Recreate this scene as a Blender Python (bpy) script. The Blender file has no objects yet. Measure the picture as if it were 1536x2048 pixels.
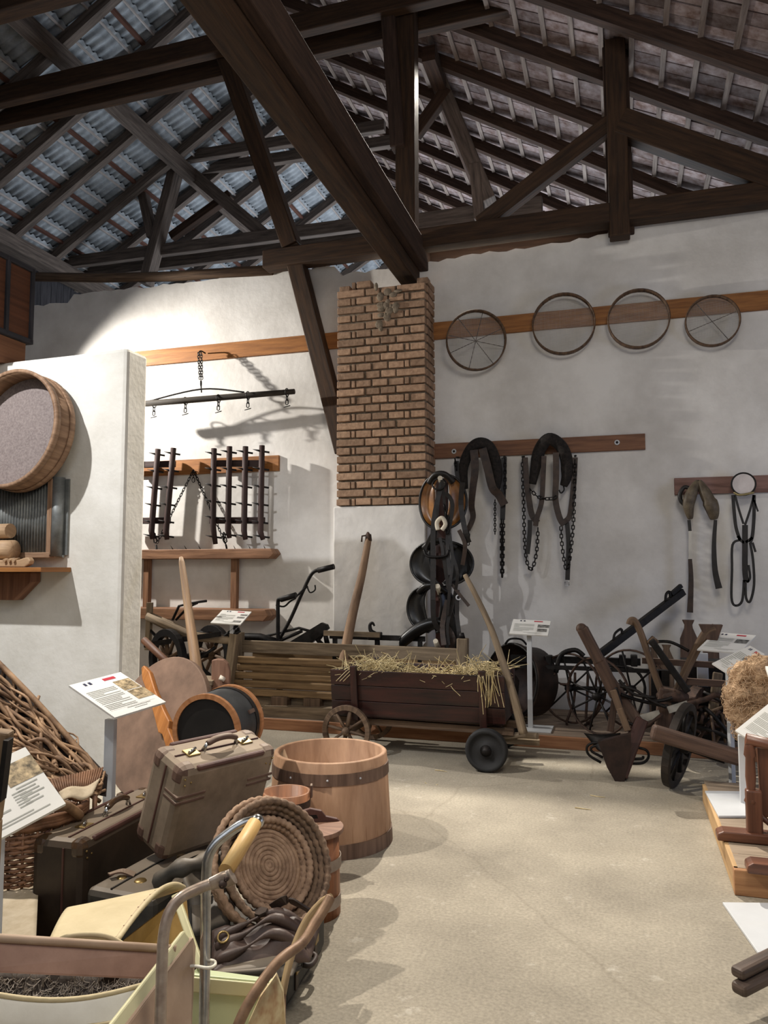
import bpy, math, random
from mathutils import Vector, Matrix
from math import sin, cos, pi, radians, atan, sqrt
random.seed(7)
COL = bpy.context.scene.collection
V = Vector
# ------------------------------------------------------------------ camera
FPX = 1540.0; YAW = radians(17.2); PITCH = atan((1140-1024)/FPX); CAMH = 1.5
CAM = V((0, 0, CAMH))
FW = V((-sin(YAW)*cos(PITCH), cos(YAW)*cos(PITCH), sin(PITCH)))
RT = V((cos(YAW), sin(YAW), 0)); UPV = RT.cross(FW)
def ray(px, py): return FW + RT*((px-768)/FPX) - UPV*((py-1024)/FPX)
def PY(px, py, Y):            # survey a photo point on a plane parallel to the back wall
    d = ray(px, py); return CAM + d*(Y/d.y)
def PZ(px, py, z=0.0):        # survey a photo point on a horizontal plane
    d = ray(px, py); return CAM + d*((z-CAMH)/d.z)
def D(px, py, t):             # survey a photo point at a known distance
    return CAM + ray(px, py)*t
camd = bpy.data.cameras.new('camera'); cam = bpy.data.objects.new('camera', camd); COL.objects.link(cam)
cam.matrix_world = Matrix.Translation(CAM) @ Matrix((RT, UPV, -FW)).transposed().to_4x4()
camd.sensor_fit = 'VERTICAL'; camd.sensor_height = 24.0; camd.lens = 24.0*FPX/2048; camd.clip_start = .05; camd.clip_end = 100
bpy.context.scene.camera = cam
# ------------------------------------------------------------------ materials
def lin(c):
    return tuple(((x/255)/12.92 if x/255 <= .04045 else ((x/255+.055)/1.055)**2.4) for x in c)+(1.0,)
MATS = {}
def nd(nt, t, **kw):
    n = nt.nodes.new(t)
    for k, v in kw.items(): setattr(n, k, v)
    return n
def mat(name, c1, c2=None, rough=.7, metal=0.0, scale=8.0, stretch=None, detail=6.0, bump=.15, bscale=None, island=0.0, coords='Object', c3=None, spec=.4, dust=0.0):
    """noise-mixed colours; stretch = (u, v) uses the grain UVs; island = brightness change per piece"""
    if name in MATS: return MATS[name]
    m = bpy.data.materials.new(name); m.use_nodes = True; nt = m.node_tree; L = nt.links.new
    b = nt.nodes['Principled BSDF']; b.inputs['Roughness'].default_value = rough; b.inputs['Metallic'].default_value = metal
    b.inputs['Specular IOR Level'].default_value = spec
    c2 = c2 or c1
    tc = nd(nt, 'ShaderNodeTexCoord'); mp = nd(nt, 'ShaderNodeMapping')
    if stretch:
        L(tc.outputs['UV'], mp.inputs['Vector']); mp.inputs['Scale'].default_value = (stretch[0], stretch[1], 1)
    else:
        L(tc.outputs[coords], mp.inputs['Vector'])
    n = nd(nt, 'ShaderNodeTexNoise'); n.inputs['Scale'].default_value = scale; n.inputs['Detail'].default_value = detail; n.inputs['Roughness'].default_value = .62
    L(mp.outputs['Vector'], n.inputs['Vector'])
    r = nd(nt, 'ShaderNodeValToRGB'); e = r.color_ramp.elements
    e[0].position = .33; e[0].color = lin(c1); e[1].position = .67; e[1].color = lin(c2)
    if c3:
        k = r.color_ramp.elements.new(.78); k.color = lin(c3)
    L(n.outputs['Fac'], r.inputs['Fac']); out = r.outputs['Color']
    if island:
        g = nd(nt, 'ShaderNodeNewGeometry'); mr = nd(nt, 'ShaderNodeMapRange')
        mr.inputs['To Min'].default_value = 1-island; mr.inputs['To Max'].default_value = 1+island*.8
        L(g.outputs['Random Per Island'], mr.inputs['Value'])
        hs = nd(nt, 'ShaderNodeHueSaturation'); L(out, hs.inputs['Color']); L(mr.outputs['Result'], hs.inputs['Value']); out = hs.outputs['Color']
    if dust:
        g = nd(nt, 'ShaderNodeNewGeometry'); sp = nd(nt, 'ShaderNodeSeparateXYZ'); L(g.outputs['Normal'], sp.inputs[0])
        mr = nd(nt, 'ShaderNodeMapRange'); mr.inputs['From Min'].default_value = .2; mr.inputs['To Max'].default_value = dust
        L(sp.outputs['Z'], mr.inputs['Value'])
        mx = nd(nt, 'ShaderNodeMix', data_type='RGBA'); L(mr.outputs['Result'], mx.inputs[0]); L(out, mx.inputs[6]); mx.inputs[7].default_value = lin((168, 150, 128)); out = mx.outputs[2]
    L(out, b.inputs['Base Color'])
    if bump:
        bn = nd(nt, 'ShaderNodeBump'); bn.inputs['Strength'].default_value = bump; bn.inputs['Distance'].default_value = .01
        if bscale:
            n2 = nd(nt, 'ShaderNodeTexNoise'); n2.inputs['Scale'].default_value = bscale; n2.inputs['Detail'].default_value = 5; L(mp.outputs['Vector'], n2.inputs['Vector']); L(n2.outputs['Fac'], bn.inputs['Height'])
        else: L(n.outputs['Fac'], bn.inputs['Height'])
        L(bn.outputs['Normal'], b.inputs['Normal'])
    MATS[name] = m; return m
def wood(name, c1, c2, rough=.65, island=0.0, bump=.25, spec=.35, grain=26, dust=0.0, c3=None):
    return mat(name, c1, c2, rough=rough, scale=1.0, stretch=(2.2, grain), island=island, bump=bump, detail=7, spec=spec, dust=dust, c3=c3)
# ------------------------------------------------------------------ mesh builder
def frame(d, up=V((0, 0, 1))):
    x = V(d).normalized(); up = V(up)
    if abs(x.dot(up.normalized())) > .98: up = V((0, 1, 0)) if abs(x.y) < .9 else V((1, 0, 0))
    y = up.cross(x).normalized(); return x, y, x.cross(y)
def spline(pts, k=6, closed=False):
    p = [V(q) for q in pts]; n = len(p); out = []
    g = lambda i: p[i % n] if closed else p[max(0, min(n-1, i))]
    for i in range(n if closed else n-1):
        a, b, c, d = g(i-1), g(i), g(i+1), g(i+2)
        for j in range(k):
            t = j/k; out.append(.5*((2*b)+(c-a)*t+(2*a-5*b+4*c-d)*t*t+(3*b-a-3*c+d)*t**3))
    if not closed: out.append(p[-1])
    return out
class MB:
    def __init__(s): s.v = []; s.f = []; s.uv = []; s.sm = []
    def face(s, idx, uvs, smooth=False): s.f.append(tuple(idx)); s.uv.append(uvs); s.sm.append(smooth)
    def add(s, *pts):
        b = len(s.v); s.v += [V(p) for p in pts]; return b
    def hexa(s, c, lu=None):
        """8 corners: 0-3 one end (loop), 4-7 other end; grain runs 0->4"""
        b = s.add(*c); o = random.random()*50; Ln = (V(c[4])-V(c[0])).length
        w = (V(c[1])-V(c[0])).length; h = (V(c[2])-V(c[1])).length
        acc = [0, w, w+h, 2*w+h, 2*w+2*h]
        for i in range(4):
            j = (i+1) % 4
            s.face((b+i, b+j, b+4+j, b+4+i), [(o, o+acc[i]), (o, o+acc[i+1]), (o+Ln, o+acc[i+1]), (o+Ln, o+acc[i])])
        q = [(o, o), (o+w*.3, o), (o+w*.3, o+h), (o, o+h)]
        s.face((b+3, b+2, b+1, b), q[::-1]); s.face((b+4, b+5, b+6, b+7), q); return s
    def bar(s, p0, p1, w, h, up=(0, 0, 1), w1=None, h1=None):
        """rectangular bar: w across, h along 'up'"""
        p0, p1 = V(p0), V(p1); x, y, z = frame(p1-p0, up); w1 = w if w1 is None else w1; h1 = h if h1 is None else h1
        q = lambda p, a, b: [p-y*a/2-z*b/2, p+y*a/2-z*b/2, p+y*a/2+z*b/2, p-y*a/2+z*b/2]
        return s.hexa(q(p0, w, h)+q(p1, w1, h1))
    def box(s, c, d, ax=None):
        c = V(c); X, Y, Z = ax or (V((1, 0, 0)), V((0, 1, 0)), V((0, 0, 1)))
        sz = list(d); k = max(range(3), key=lambda i: sz[i]); A = [X, Y, Z]
        a, b2, g = A[k], A[(k+1) % 3], A[(k+2) % 3]; la, lb, lg = sz[k], sz[(k+1) % 3], sz[(k+2) % 3]
        q = lambda e: [c+a*e*la/2+b2*i*lb/2+g*j*lg/2 for i, j in ((-1, -1), (1, -1), (1, 1), (-1, 1))]
        return s.hexa(q(-1)+q(1))
    def tube(s, pts, r, n=8, closed=False, cap=True, sx=1.0, up=(0, 0, 1)):
        pts = [V(p) for p in pts]; m = len(pts); rr = r if isinstance(r, (list, tuple)) else [r]*m
        o = random.random()*50; rings = []; u = 0; prev = None
        for i, p in enumerate(pts):
            a = pts[(i-1) % m] if (closed or i > 0) else p; c = pts[(i+1) % m] if (closed or i < m-1) else p
            t = (c-a).normalized() if (c-a).length > 1e-9 else V((0, 0, 1))
            if prev is None: _, y, z = frame(t, up)
            else:
                y = (prev - t*prev.dot(t)).normalized(); z = t.cross(y)
            prev = y
            b = s.add(*[p+(y*cos(2*pi*k/n)*sx+z*sin(2*pi*k/n))*rr[i] for k in range(n)]); rings.append((b, u))
            if i < m-1: u += (pts[i+1]-p).length
        rm = max(rr)
        for i in range(m if closed else m-1):
            (b0, u0), (b1, u1) = rings[i], rings[(i+1) % m]
            if closed and i == m-1: u1 = u0+.05
            for k in range(n):
                k2 = (k+1) % n; v0, v1 = o+k*2*pi*rm/n, o+(k+1)*2*pi*rm/n
                s.face((b0+k, b0+k2, b1+k2, b1+k), [(o+u0, v0), (o+u0, v1), (o+u1, v1), (o+u1, v0)], True)
        if cap and not closed:
            for (b, uu), rev in ((rings[0], True), (rings[-1], False)):
                ix = [b+k for k in range(n)]; 
                s.face(ix[::-1] if rev else ix, [(o+.01*cos(k), o+rm*sin(k)) for k in range(n)])
        return s
    def lathe(s, prof, org, axis=(0, 0, 1), n=28, a0=0.0, a1=2*pi, smooth=True, ref=(1, 0, 0), wob=None):
        """prof = list of (radius, height)"""
        z = V(axis).normalized(); x = V(ref); x = (x-z*x.dot(z)); x = x.normalized() if x.length > 1e-4 else frame(z)[1]; y = z.cross(x)
        org = V(org); full = abs(a1-a0-2*pi) < 1e-6; m = n if full else n+1; o = random.random()*50; rings = []; u = 0
        for i, (r, h) in enumerate(prof):
            if i: u += sqrt((r-prof[i-1][0])**2+(h-prof[i-1][1])**2)
            b = s.add(*[org+z*h+(x*cos(a0+(a1-a0)*k/n)+y*sin(a0+(a1-a0)*k/n))*(r*(wob(k, i) if wob else 1)) for k in range(m)]); rings.append((b, u))
        rm = max(p[0] for p in prof)
        for i in range(len(prof)-1):
            (b0, u0), (b1, u1) = rings[i], rings[i+1]
            for k in range(n):
                k2 = (k+1) % m if full else k+1; v0, v1 = o+k*(a1-a0)*rm/n, o+(k+1)*(a1-a0)*rm/n
                s.face((b0+k, b0+k2, b1+k2, b1+k), [(o+u0, v0), (o+u0, v1), (o+u1, v1), (o+u1, v0)], smooth)
        return s
    def disc(s, c, axis, r, n=28, th=.01, **kw):
        return s.lathe([(1e-4, 0), (r, 0), (r, th), (1e-4, th)], c, axis, n, smooth=False, **kw)
    def ring(s, c, axis, R, r, n=28, m=8, ref=(1, 0, 0), sx=1.0, mod=None, ell=1.0):
        z = V(axis).normalized(); x = V(ref); x = x-z*x.dot(z); x = x.normalized() if x.length > 1e-4 else frame(z)[1]; y = z.cross(x)
        pts = [V(c)+x*R*cos(2*pi*k/n)+y*R*ell*sin(2*pi*k/n) for k in range(n)]
        return s.tube(pts, [r*mod(k) for k in range(n)] if mod else r, m, closed=True, sx=sx, up=z)
    def strap(s, pts, w, th=.006, wd=(1, 0, 0), k=5, twist=None):
        """flat leather strap along a path, width along wd"""
        P = spline(pts, k) if len(pts) > 2 else [V(p) for p in pts]; n = len(P); wd = V(wd); o = random.random()*50; u = 0; rows = []
        ww = w if isinstance(w, (list, tuple)) else None
        for i, p in enumerate(P):
            t = (P[min(n-1, i+1)]-P[max(0, i-1)]).normalized(); a = wd-t*wd.dot(t)
            a = a.normalized() if a.length > 1e-3 else frame(t)[1]
            b = t.cross(a)
            wi = (ww[0]+(ww[1]-ww[0])*i/(n-1)) if ww else w
            rows.append((s.add(p-a*wi/2-b*th/2, p+a*wi/2-b*th/2, p+a*wi/2+b*th/2, p-a*wi/2+b*th/2), u))
            if i < n-1: u += (P[i+1]-p).length
        wm = max(ww) if ww else w; acc = [0, wm, wm+th, 2*wm+th, 2*wm+2*th]
        for i in range(n-1):
            (b0, u0), (b1, u1) = rows[i], rows[i+1]
            for q in range(4):
                q2 = (q+1) % 4; s.face((b0+q, b0+q2, b1+q2, b1+q), [(o+u0, o+acc[q]), (o+u0, o+acc[q+1]), (o+u1, o+acc[q+1]), (o+u1, o+acc[q])], False)
        b = rows[0][0]; s.face((b+3, b+2, b+1, b), [(o, o)]*4); b = rows[-1][0]; s.face((b, b+1, b+2, b+3), [(o, o)]*4); return s
    def prism(s, poly, org, ux, uy, th, center=True, gx=False):
        """2-D outline in the (ux, uy) frame, thickness along ux x uy; grain along uy"""
        ux, uy = V(ux), V(uy); nz = ux.cross(uy).normalized(); org = V(org)-(nz*th/2 if center else V((0, 0, 0))); n = len(poly); o = random.random()*50
        b = s.add(*[org+ux*x+uy*y for x, y in poly], *[org+ux*x+uy*y+nz*th for x, y in poly])
        q = (lambda x, y: (o+x, o+y)) if gx else (lambda x, y: (o+y, o+x)); k = 0 if gx else 1
        s.face([b+i for i in range(n)][::-1], [q(x, y) for x, y in poly][::-1]); s.face([b+n+i for i in range(n)], [q(x, y) for x, y in poly])
        for i in range(n):
            j = (i+1) % n; e = .0 if abs(poly[i][k]-poly[j][k]) > 1e-4 else .05
            s.face((b+i, b+j, b+n+j, b+n+i), [(o+poly[i][k], o), (o+poly[j][k], o+e), (o+poly[j][k], o+e+th), (o+poly[i][k], o+th)])
        return s
    def chain(s, pts, ll=.05, r=.004):
        P = spline(pts, 12) if len(pts) > 2 else [V(p) for p in pts]
        q = [P[0]]; acc = 0
        for a, b in zip(P, P[1:]):
            d = (b-a).length
            while acc+d >= ll*.78:
                f = (ll*.78-acc)/d; a = a+(b-a)*f; q.append(a); d = (b-a).length; acc = 0
            acc += d
        for i in range(len(q)-1):
            t = (q[i+1]-q[i]).normalized(); c = (q[i]+q[i+1])/2; x, y, z = frame(t, (0, 1, 0) if i % 2 else (1, 0, .1)); w = ll*.3
            loop = [c+x*(ll/2-w)*sgn*1.0+x*w*cos(a)*1.0*1+y*w*sin(a) for sgn, angs in ((1, (-60, 0, 60)), (-1, (120, 180, 240))) for a in [radians(g) for g in angs]]
            s.tube(loop, r, 5, closed=True)
        return s
    def ball(s, c, rx, ry=None, rz=None, n=14, m=9, ax=None):
        ry = ry or rx; rz = rz or rx; X, Y, Z = ax or (V((1, 0, 0)), V((0, 1, 0)), V((0, 0, 1))); c = V(c); rows = []; o = random.random()*9
        for i in range(m+1):
            th = pi*i/m; rows.append(s.add(*[c+X*rx*max(sin(th), 1e-3)*cos(2*pi*k/n)+Y*ry*max(sin(th), 1e-3)*sin(2*pi*k/n)+Z*rz*cos(th) for k in range(n)]))
        for i in range(m):
            for k in range(n):
                k2 = (k+1) % n; s.face((rows[i]+k, rows[i+1]+k, rows[i+1]+k2, rows[i]+k2), [(o+i*.03, o+k*.03), (o+i*.03+.03, o+k*.03), (o+i*.03+.03, o+k*.03+.03), (o+i*.03, o+k*.03+.03)], True)
        return s
    def grid(s, fn, nu, nv, smooth=True, uvs=1.0, both=0.0):
        """surface fn(u,v) with u,v in 0..1; both = thickness"""
        o = random.random()*9; b = s.add(*[fn(i/nu, j/nv) for i in range(nu+1) for j in range(nv+1)])
        ix = lambda i, j: b+i*(nv+1)+j
        for i in range(nu):
            for j in range(nv):
                s.face((ix(i, j), ix(i+1, j), ix(i+1, j+1), ix(i, j+1)), [(o+i/nu*uvs, o+j/nv*uvs), (o+(i+1)/nu*uvs, o+j/nv*uvs), (o+(i+1)/nu*uvs, o+(j+1)/nv*uvs), (o+i/nu*uvs, o+(j+1)/nv*uvs)], smooth)
        return s
def link(name, mb, m, org=V((0, 0, 0)), parent=None, bevel=0.0, solid=0.0, sub=0):
    me = bpy.data.meshes.new(name); me.from_pydata([tuple(v-org) for v in mb.v], [], mb.f)
    uvl = me.uv_layers.new(name='UVMap'); i = 0; flat = []
    for u in mb.uv:
        for q in u: flat += q
    uvl.data.foreach_set('uv', flat)
    me.polygons.foreach_set('use_smooth', mb.sm); me.validate(); me.update()
    if m is not None: me.materials.append(m)
    o = bpy.data.objects.new(name, me); COL.objects.link(o)
    if parent is not None: o.parent = parent
    else: o.location = org
    if solid:
        q = o.modifiers.new('solid', 'SOLIDIFY'); q.thickness = solid; q.offset = 0
    if bevel:
        q = o.modifiers.new('bevel', 'BEVEL'); q.width = bevel; q.segments = 2; q.limit_method = 'ANGLE'; q.angle_limit = radians(50); q.harden_normals = False
    if sub:
        q = o.modifiers.new('sub', 'SUBSURF'); q.levels = sub; q.render_levels = sub
    return o
class Thing:
    def __init__(s, name, label, cat, loc, group=None):
        s.o = bpy.data.objects.new(name, None); s.o.empty_display_size = .05; COL.objects.link(s.o); s.org = V(loc); s.o.location = s.org
        s.o['label'] = label; s.o['category'] = cat
        if group: s.o['group'] = group
    def part(s, name, mb, m, parent=None, label=None, **kw):
        o = link(name, mb, m, s.org, parent or s.o, **kw)
        if label: o['label'] = label
        return o
def single(name, mb, m, label, cat, loc, group=None, **kw):
    o = link(name, mb, m, V(loc), None, **kw); o['label'] = label; o['category'] = cat
    if group: o['group'] = group
    return o
def struct(name, mb, m, label=None, **kw):
    o = link(name, mb, m, V((0, 0, 0)), None, **kw); o['kind'] = 'structure'
    if label: o['label'] = label
    return o
def lerp(a, b, t): return V(a)+(V(b)-V(a))*t
X3, Y3, Z3 = V((1, 0, 0)), V((0, 1, 0)), V((0, 0, 1))
# ================================================================== materials shared
M_white = mat('lime_plaster', (196, 192, 186), (222, 219, 214), rough=.9, scale=1.6, bump=.35, bscale=14, spec=.15)
M_white2 = mat('lime_plaster_warm', (205, 200, 188), (226, 222, 212), rough=.9, scale=2.4, bump=.4, bscale=20, spec=.15)
M_beam = wood('dark_beam_wood', (36, 23, 12), (72, 49, 29), rough=.75, island=.2)
M_beamg = wood('grey_roof_wood', (66, 58, 54), (112, 100, 92), rough=.85, island=.2)
M_raft = wood('brown_rafter_wood', (40, 27, 20), (74, 54, 42), rough=.85, island=.2)
M_rail = wood('amber_board_wood', (122, 76, 36), (168, 112, 58), rough=.6, island=.1)
M_rail2 = wood('red_board_wood', (96, 62, 42), (136, 94, 66), rough=.6, island=.1)
M_oldw = wood('old_brown_wood', (70, 54, 42), (116, 94, 74), rough=.75, island=.15)
M_greyw = wood('weathered_grey_wood', (92, 78, 62), (150, 132, 108), rough=.8, island=.15)
M_darkw = wood('dark_stained_wood', (36, 18, 14), (74, 38, 28), rough=.5, island=.15)
M_pale = wood('pale_pole_wood', (112, 86, 62), (160, 130, 98), rough=.6)
M_iron = mat('black_iron', (16, 15, 15), (38, 34, 32), rough=.55, metal=.5, scale=20, bump=.1)
M_rust = mat('rusty_iron', (40, 30, 26), (84, 62, 50), rough=.75, metal=.3, scale=24, bump=.2)
M_leather = mat('black_leather', (14, 12, 11), (34, 29, 26), rough=.5, scale=14, bump=.15)
M_leatherb = mat('brown_leather', (36, 27, 22), (68, 52, 42), rough=.55, scale=14, bump=.15)
M_signw = mat('white_sign_board', (214, 212, 206), (222, 220, 214), rough=.45, scale=3, bump=0)
M_steelw = mat('white_painted_steel', (190, 192, 194), (202, 204, 206), rough=.35, scale=3, bump=0)
# ================================================================== room shell
WY = 8.13
# floor: worn concrete
def floor_mat():
    m = bpy.data.materials.new('worn_concrete'); m.use_nodes = True; nt = m.node_tree; L = nt.links.new; b = nt.nodes['Principled BSDF']
    b.inputs['Roughness'].default_value = .8; b.inputs['Specular IOR Level'].default_value = .25
    tc = nd(nt, 'ShaderNodeTexCoord')
    def noise(s, d=8, r=.6):
        n = nd(nt, 'ShaderNodeTexNoise'); n.inputs['Scale'].default_value = s; n.inputs['Detail'].default_value = d; n.inputs['Roughness'].default_value = r; L(tc.outputs['Object'], n.inputs['Vector']); return n
    a = noise(1.1); r = nd(nt, 'ShaderNodeValToRGB'); e = r.color_ramp.elements; e[0].position = .35; e[0].color = lin((136, 128, 114)); e[1].position = .68; e[1].color = lin((168, 159, 142)); L(a.outputs['Fac'], r.inputs['Fac'])
    g = noise(70, 3); r2 = nd(nt, 'ShaderNodeValToRGB'); e = r2.color_ramp.elements; e[0].position = .3; e[0].color = (.72, .72, .72, 1); e[1].position = .7; e[1].color = (1.08, 1.08, 1.08, 1); L(g.outputs['Fac'], r2.inputs['Fac'])
    mx = nd(nt, 'ShaderNodeMix', data_type='RGBA', blend_type='MULTIPLY'); mx.inputs[0].default_value = 1; L(r.outputs['Color'], mx.inputs[6]); L(r2.outputs['Color'], mx.inputs[7])
    # white scuffs
    w = noise(5, 9, .75); r3 = nd(nt, 'ShaderNodeValToRGB'); e = r3.color_ramp.elements; e[0].position = .6; e[0].color = (0, 0, 0, 1); e[1].position = .74; e[1].color = (.6, .6, .6, 1); L(w.outputs['Fac'], r3.inputs['Fac'])
    m2 = nd(nt, 'ShaderNodeMix', data_type='RGBA'); L(r3.outputs['Color'], m2.inputs[0]); L(mx.outputs[2], m2.inputs[6]); m2.inputs[7].default_value = lin((206, 200, 188))
    # cracks
    n4 = noise(2.5, 4); ad = nd(nt, 'ShaderNodeMix', data_type='VECTOR'); ad.inputs[0].default_value = .12; L(tc.outputs['Object'], ad.inputs[4]); L(n4.outputs['Color'], ad.inputs[5])
    vo = nd(nt, 'ShaderNodeTexVoronoi', feature='DISTANCE_TO_EDGE'); vo.inputs['Scale'].default_value = .33; L(ad.outputs[1], vo.inputs['Vector'])
    r5 = nd(nt, 'ShaderNodeValToRGB'); e = r5.color_ramp.elements; e[0].position = 0; e[0].color = (.22, .22, .22, 1); e[1].position = .003; e[1].color = (0, 0, 0, 1); L(vo.outputs['Distance'], r5.inputs['Fac'])
    m3 = nd(nt, 'ShaderNodeMix', data_type='RGBA'); L(r5.outputs['Color'], m3.inputs[0]); L(m2.outputs[2], m3.inputs[6]); m3.inputs[7].default_value = lin((92, 82, 68))
    L(m3.outputs[2], b.inputs['Base Color'])
    bn = nd(nt, 'ShaderNodeBump'); bn.inputs['Strength'].default_value = .25; bn.inputs['Distance'].default_value = .006; L(g.outputs['Fac'], bn.inputs['Height']); L(bn.outputs['Normal'], b.inputs['Normal'])
    return m
M_floor = floor_mat()
struct('floor', MB().box((-3, 4.3, -.05), (18, 23, .1)), M_floor)
# back wall with a ragged top edge
def ragged(x0, x1, y, th, zt, amp, n, z0=0.0):
    mb = MB(); rnd = random.Random(3); top = []
    for i in range(n+1):
        x = x0+(x1-x0)*i/n; top.append((x, zt(x)+rnd.uniform(-amp, amp)))
    poly = [(x0, z0), (x1, z0)]+top[::-1]
    mb.prism(poly, (0, y+th/2, 0), (1, 0, 0), (0, 0, 1), th); return mb
zt = lambda x: 4.98 if x < -6.75 else (5.06-.012*(x+6.75) if x < -3.1 else (4.93+.03*(x+1.9)*(x < .4)+(.12 if x > -.05 else 0)))
struct('wall_back', ragged(-9.2, 6, WY, .35, zt, .018, 160), M_white)
struct('wall_left', MB().prism([(-8.9, 0), (-1.1, 0), (-1.1, 5.2), (-8.9, 5.2)], (-9.3, 4.4, 0), (0, 1, 0), (0, 0, 1), .25), M_white)
struct('wall_right', MB().box((5.0, 4, 2.2), (.2, 10, 4.4)), M_white)
struct('wall_rear', MB().box((-3, -3.6, 2.4), (16, .2, 4.8)), M_white)
# free-standing partition on the left
pe = PY(255, 694, 4.75); PTOP = pe.z; PX1 = pe.x
poly = [(-6.5, 0), (PX1, 0), (PX1, PTOP)]+[(PX1-.5*k, PTOP-.03*(1-(k/6))*0-.012*random.random()-.055*k/6) for k in range(1, 7)]+[(-6.5, PTOP-.07)]
mb = MB().prism(poly, (0, 4.88, 0), (1, 0, 0), (0, 0, 1), .26)
struct('wall_partition', mb, M_white2, 'white plastered free-standing partition wall', bevel=.03)
# brick pillar: plastered foot, bricks above
pl = PY(676, 600, 7.72); pr = PY(851, 600, 7.72); pb = PY(668, 1000, 7.72)
PLX, PRX = (pl.x+pb.x)/2, pr.x; PZ0 = PY(760, 1011, 7.72).z; PZT = PY(760, 556, 7.72).z
struct('pillar_base', MB().box(((PLX+PRX)/2-.02, 7.94, PZ0/2), (PRX-PLX+.02, .42, PZ0)), M_white, 'white plastered foot of the brick pillar', bevel=.015)
M_brick = mat('old_brick', (136, 108, 86), (170, 139, 113), rough=.9, scale=22, island=.28, bump=.6, c3=(168, 142, 116))
M_mortar = mat('grey_mortar', (96, 84, 70), (134, 120, 102), rough=.95, scale=30, bump=.6)
struct('pillar_core', MB().box(((PLX+PRX)/2, 7.94, (PZ0+PZT)/2-.04), (PRX-PLX-.035, .36, PZT-PZ0-.1)), M_mortar, 'mortar core of the brick pillar')
mb = MB(); rows = 27; ch = (PZT-PZ0)/rows; Wd = PRX-PLX
for r in range(rows):
    z = PZ0+ch*(r+.5); x = PLX; pat = ([.29, .155, .155, .29] if r % 2 else [.145, .045, .155, .155, .155, .05, .15]); tot = sum(pat)
    for p in pat:
        w = p/tot*Wd; j = random.uniform
        if not (r == rows-1 and random.random() < .35):
            g = .016 if w > .06 else .012
            mb.box((x+w/2, 7.72+.06+j(-.006, .008), z+j(-.003, .003)), (w-g-j(0, .008), .12, ch-.018-j(0, .006)), (V((1, 0, j(-.015, .015))).normalized(), Y3, Z3))
        x += w
    for k in range(3):   # return face on the right and on the left
        if k == 0 and True:
            yy = 7.86
        mb.box((PRX-.06+random.uniform(-.004, .004), 7.8+.13*k+.07, z), (.12, .12, ch-.02)); mb.box((PLX+.06, 7.8+.13*k+.07, z), (.12, .12, ch-.02))
struct('pillar_bricks', mb, M_brick, 'rough red brick courses of the pillar', bevel=.006)
mb = MB()
for k in range(26): mb.ball(PY(775+random.gauss(0, 14), 618+random.gauss(0, 22), 7.715), random.uniform(.015, .05), .009, random.uniform(.015, .05))
struct('pillar_mortar_smear', mb, M_mortar, 'grey mortar smeared over the upper bricks')
# ================================================================== roof
RX, RZ, SL = -4.6, 9.7, .6
zl = lambda x: RZ+SL*(x-RX); zr = lambda x: RZ-SL*(x-RX)
XL, XR = -9.55, 5.6; Y0, Y1 = -3, 21
M_sheet = mat('grey_roof_sheet', (120, 126, 132), (166, 172, 178), rough=.85, scale=5, bump=.2, c3=(186, 190, 192))
M_tile = mat('clay_roof_tile', (104, 82, 74), (158, 146, 146), rough=.9, scale=9, island=.45, bump=.3, c3=(178, 172, 174))
cs, sn = 1/sqrt(1+SL*SL), SL/sqrt(1+SL*SL)
mb = MB(); slopeL = (RX-XL)/cs; nrow = 14; rl = slopeL/nrow
nY = int((Y1-3)/.13)*6
for i in range(nrow):
    def fn(u, v, i=i):
        s = i*rl+u*(rl+.05); y = 3+(Y1-3)*v
        return V((XL+s*cs-sn*0, y, zl(XL)+s*sn+.045*(1-u)*1+.02*sin(2*pi*y/.13)+.03))
    mb.grid(fn, 1, nY, uvs=4)
ceilL = struct('ceiling_left', mb, M_sheet, 'grey corrugated roof sheets on the left slope', solid=.012)
# boards over the sheets keep daylight out, as on a closed roof
mb = MB()
for (xa, xb, f) in ((XL, RX, zl), (RX, XR, zr)):
    mb.prism([(xa, f(xa)+.16), (xb, f(xb)+.16), (xb, f(xb)+.2), (xa, f(xa)+.2)], (0, 9, 0), (1, 0, 0), (0, 0, 1), 24.4)
struct('ceiling_deck', mb, M_raft)
mb = MB(); slopeR = (XR-RX)/cs; nt_ = 34; tl = slopeR/nt_
yk = 5.0
tw = .175; ny = int((Y1-5)/tw)
for i in range(nt_):
    for k in range(ny):
        s0 = i*tl; y = 5+k*tw; j = random.uniform(-.006, .006)
        xa, xb = RX+s0*cs, RX+(s0+tl+.04)*cs
        a, b2 = V((xa, y+.006, zr(xa)+.035+j)), V((xb, y+.006, zr(xb)+.075+j))
        mb.hexa([a, a+V((0, tw-.014, 0)), a+V((0, tw-.014, .014)), a+V((0, 0, .014)), b2, b2+V((0, tw-.014, 0)), b2+V((0, tw-.014, .014)), b2+V((0, 0, .014))])
struct('ceiling_right', mb, M_tile, 'clay tiles seen from below on the right slope')
# battens
M_batL = wood('pale_batten_wood', (150, 142, 138), (196, 190, 188), rough=.8)
M_batD = wood('red_brown_batten_wood', (72, 46, 38), (104, 70, 58), rough=.8)
M_batR = wood('brown_batten_wood', (104, 90, 82), (150, 138, 130), rough=.8)
for i in range(1, nrow):
    s = i*rl; x = XL+s*cs
    struct('roof_batten', MB().bar((x, 3, zl(x)+.005), (x, Y1, zl(x)+.005), .022, .03), M_batL)
    if i % 2 == 1:
        x += rl*.55*cs; struct('roof_batten', MB().bar((x, 3, zl(x)+.0), (x, Y1, zl(x)+.0), .06, .045), M_batD)
for i in range(1, nt_):
    x = RX+i*tl*cs; struct('roof_batten', MB().bar((x, 5, zr(x)+.005), (x, Y1, zr(x)+.005), .05, .04), M_batR)
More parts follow.
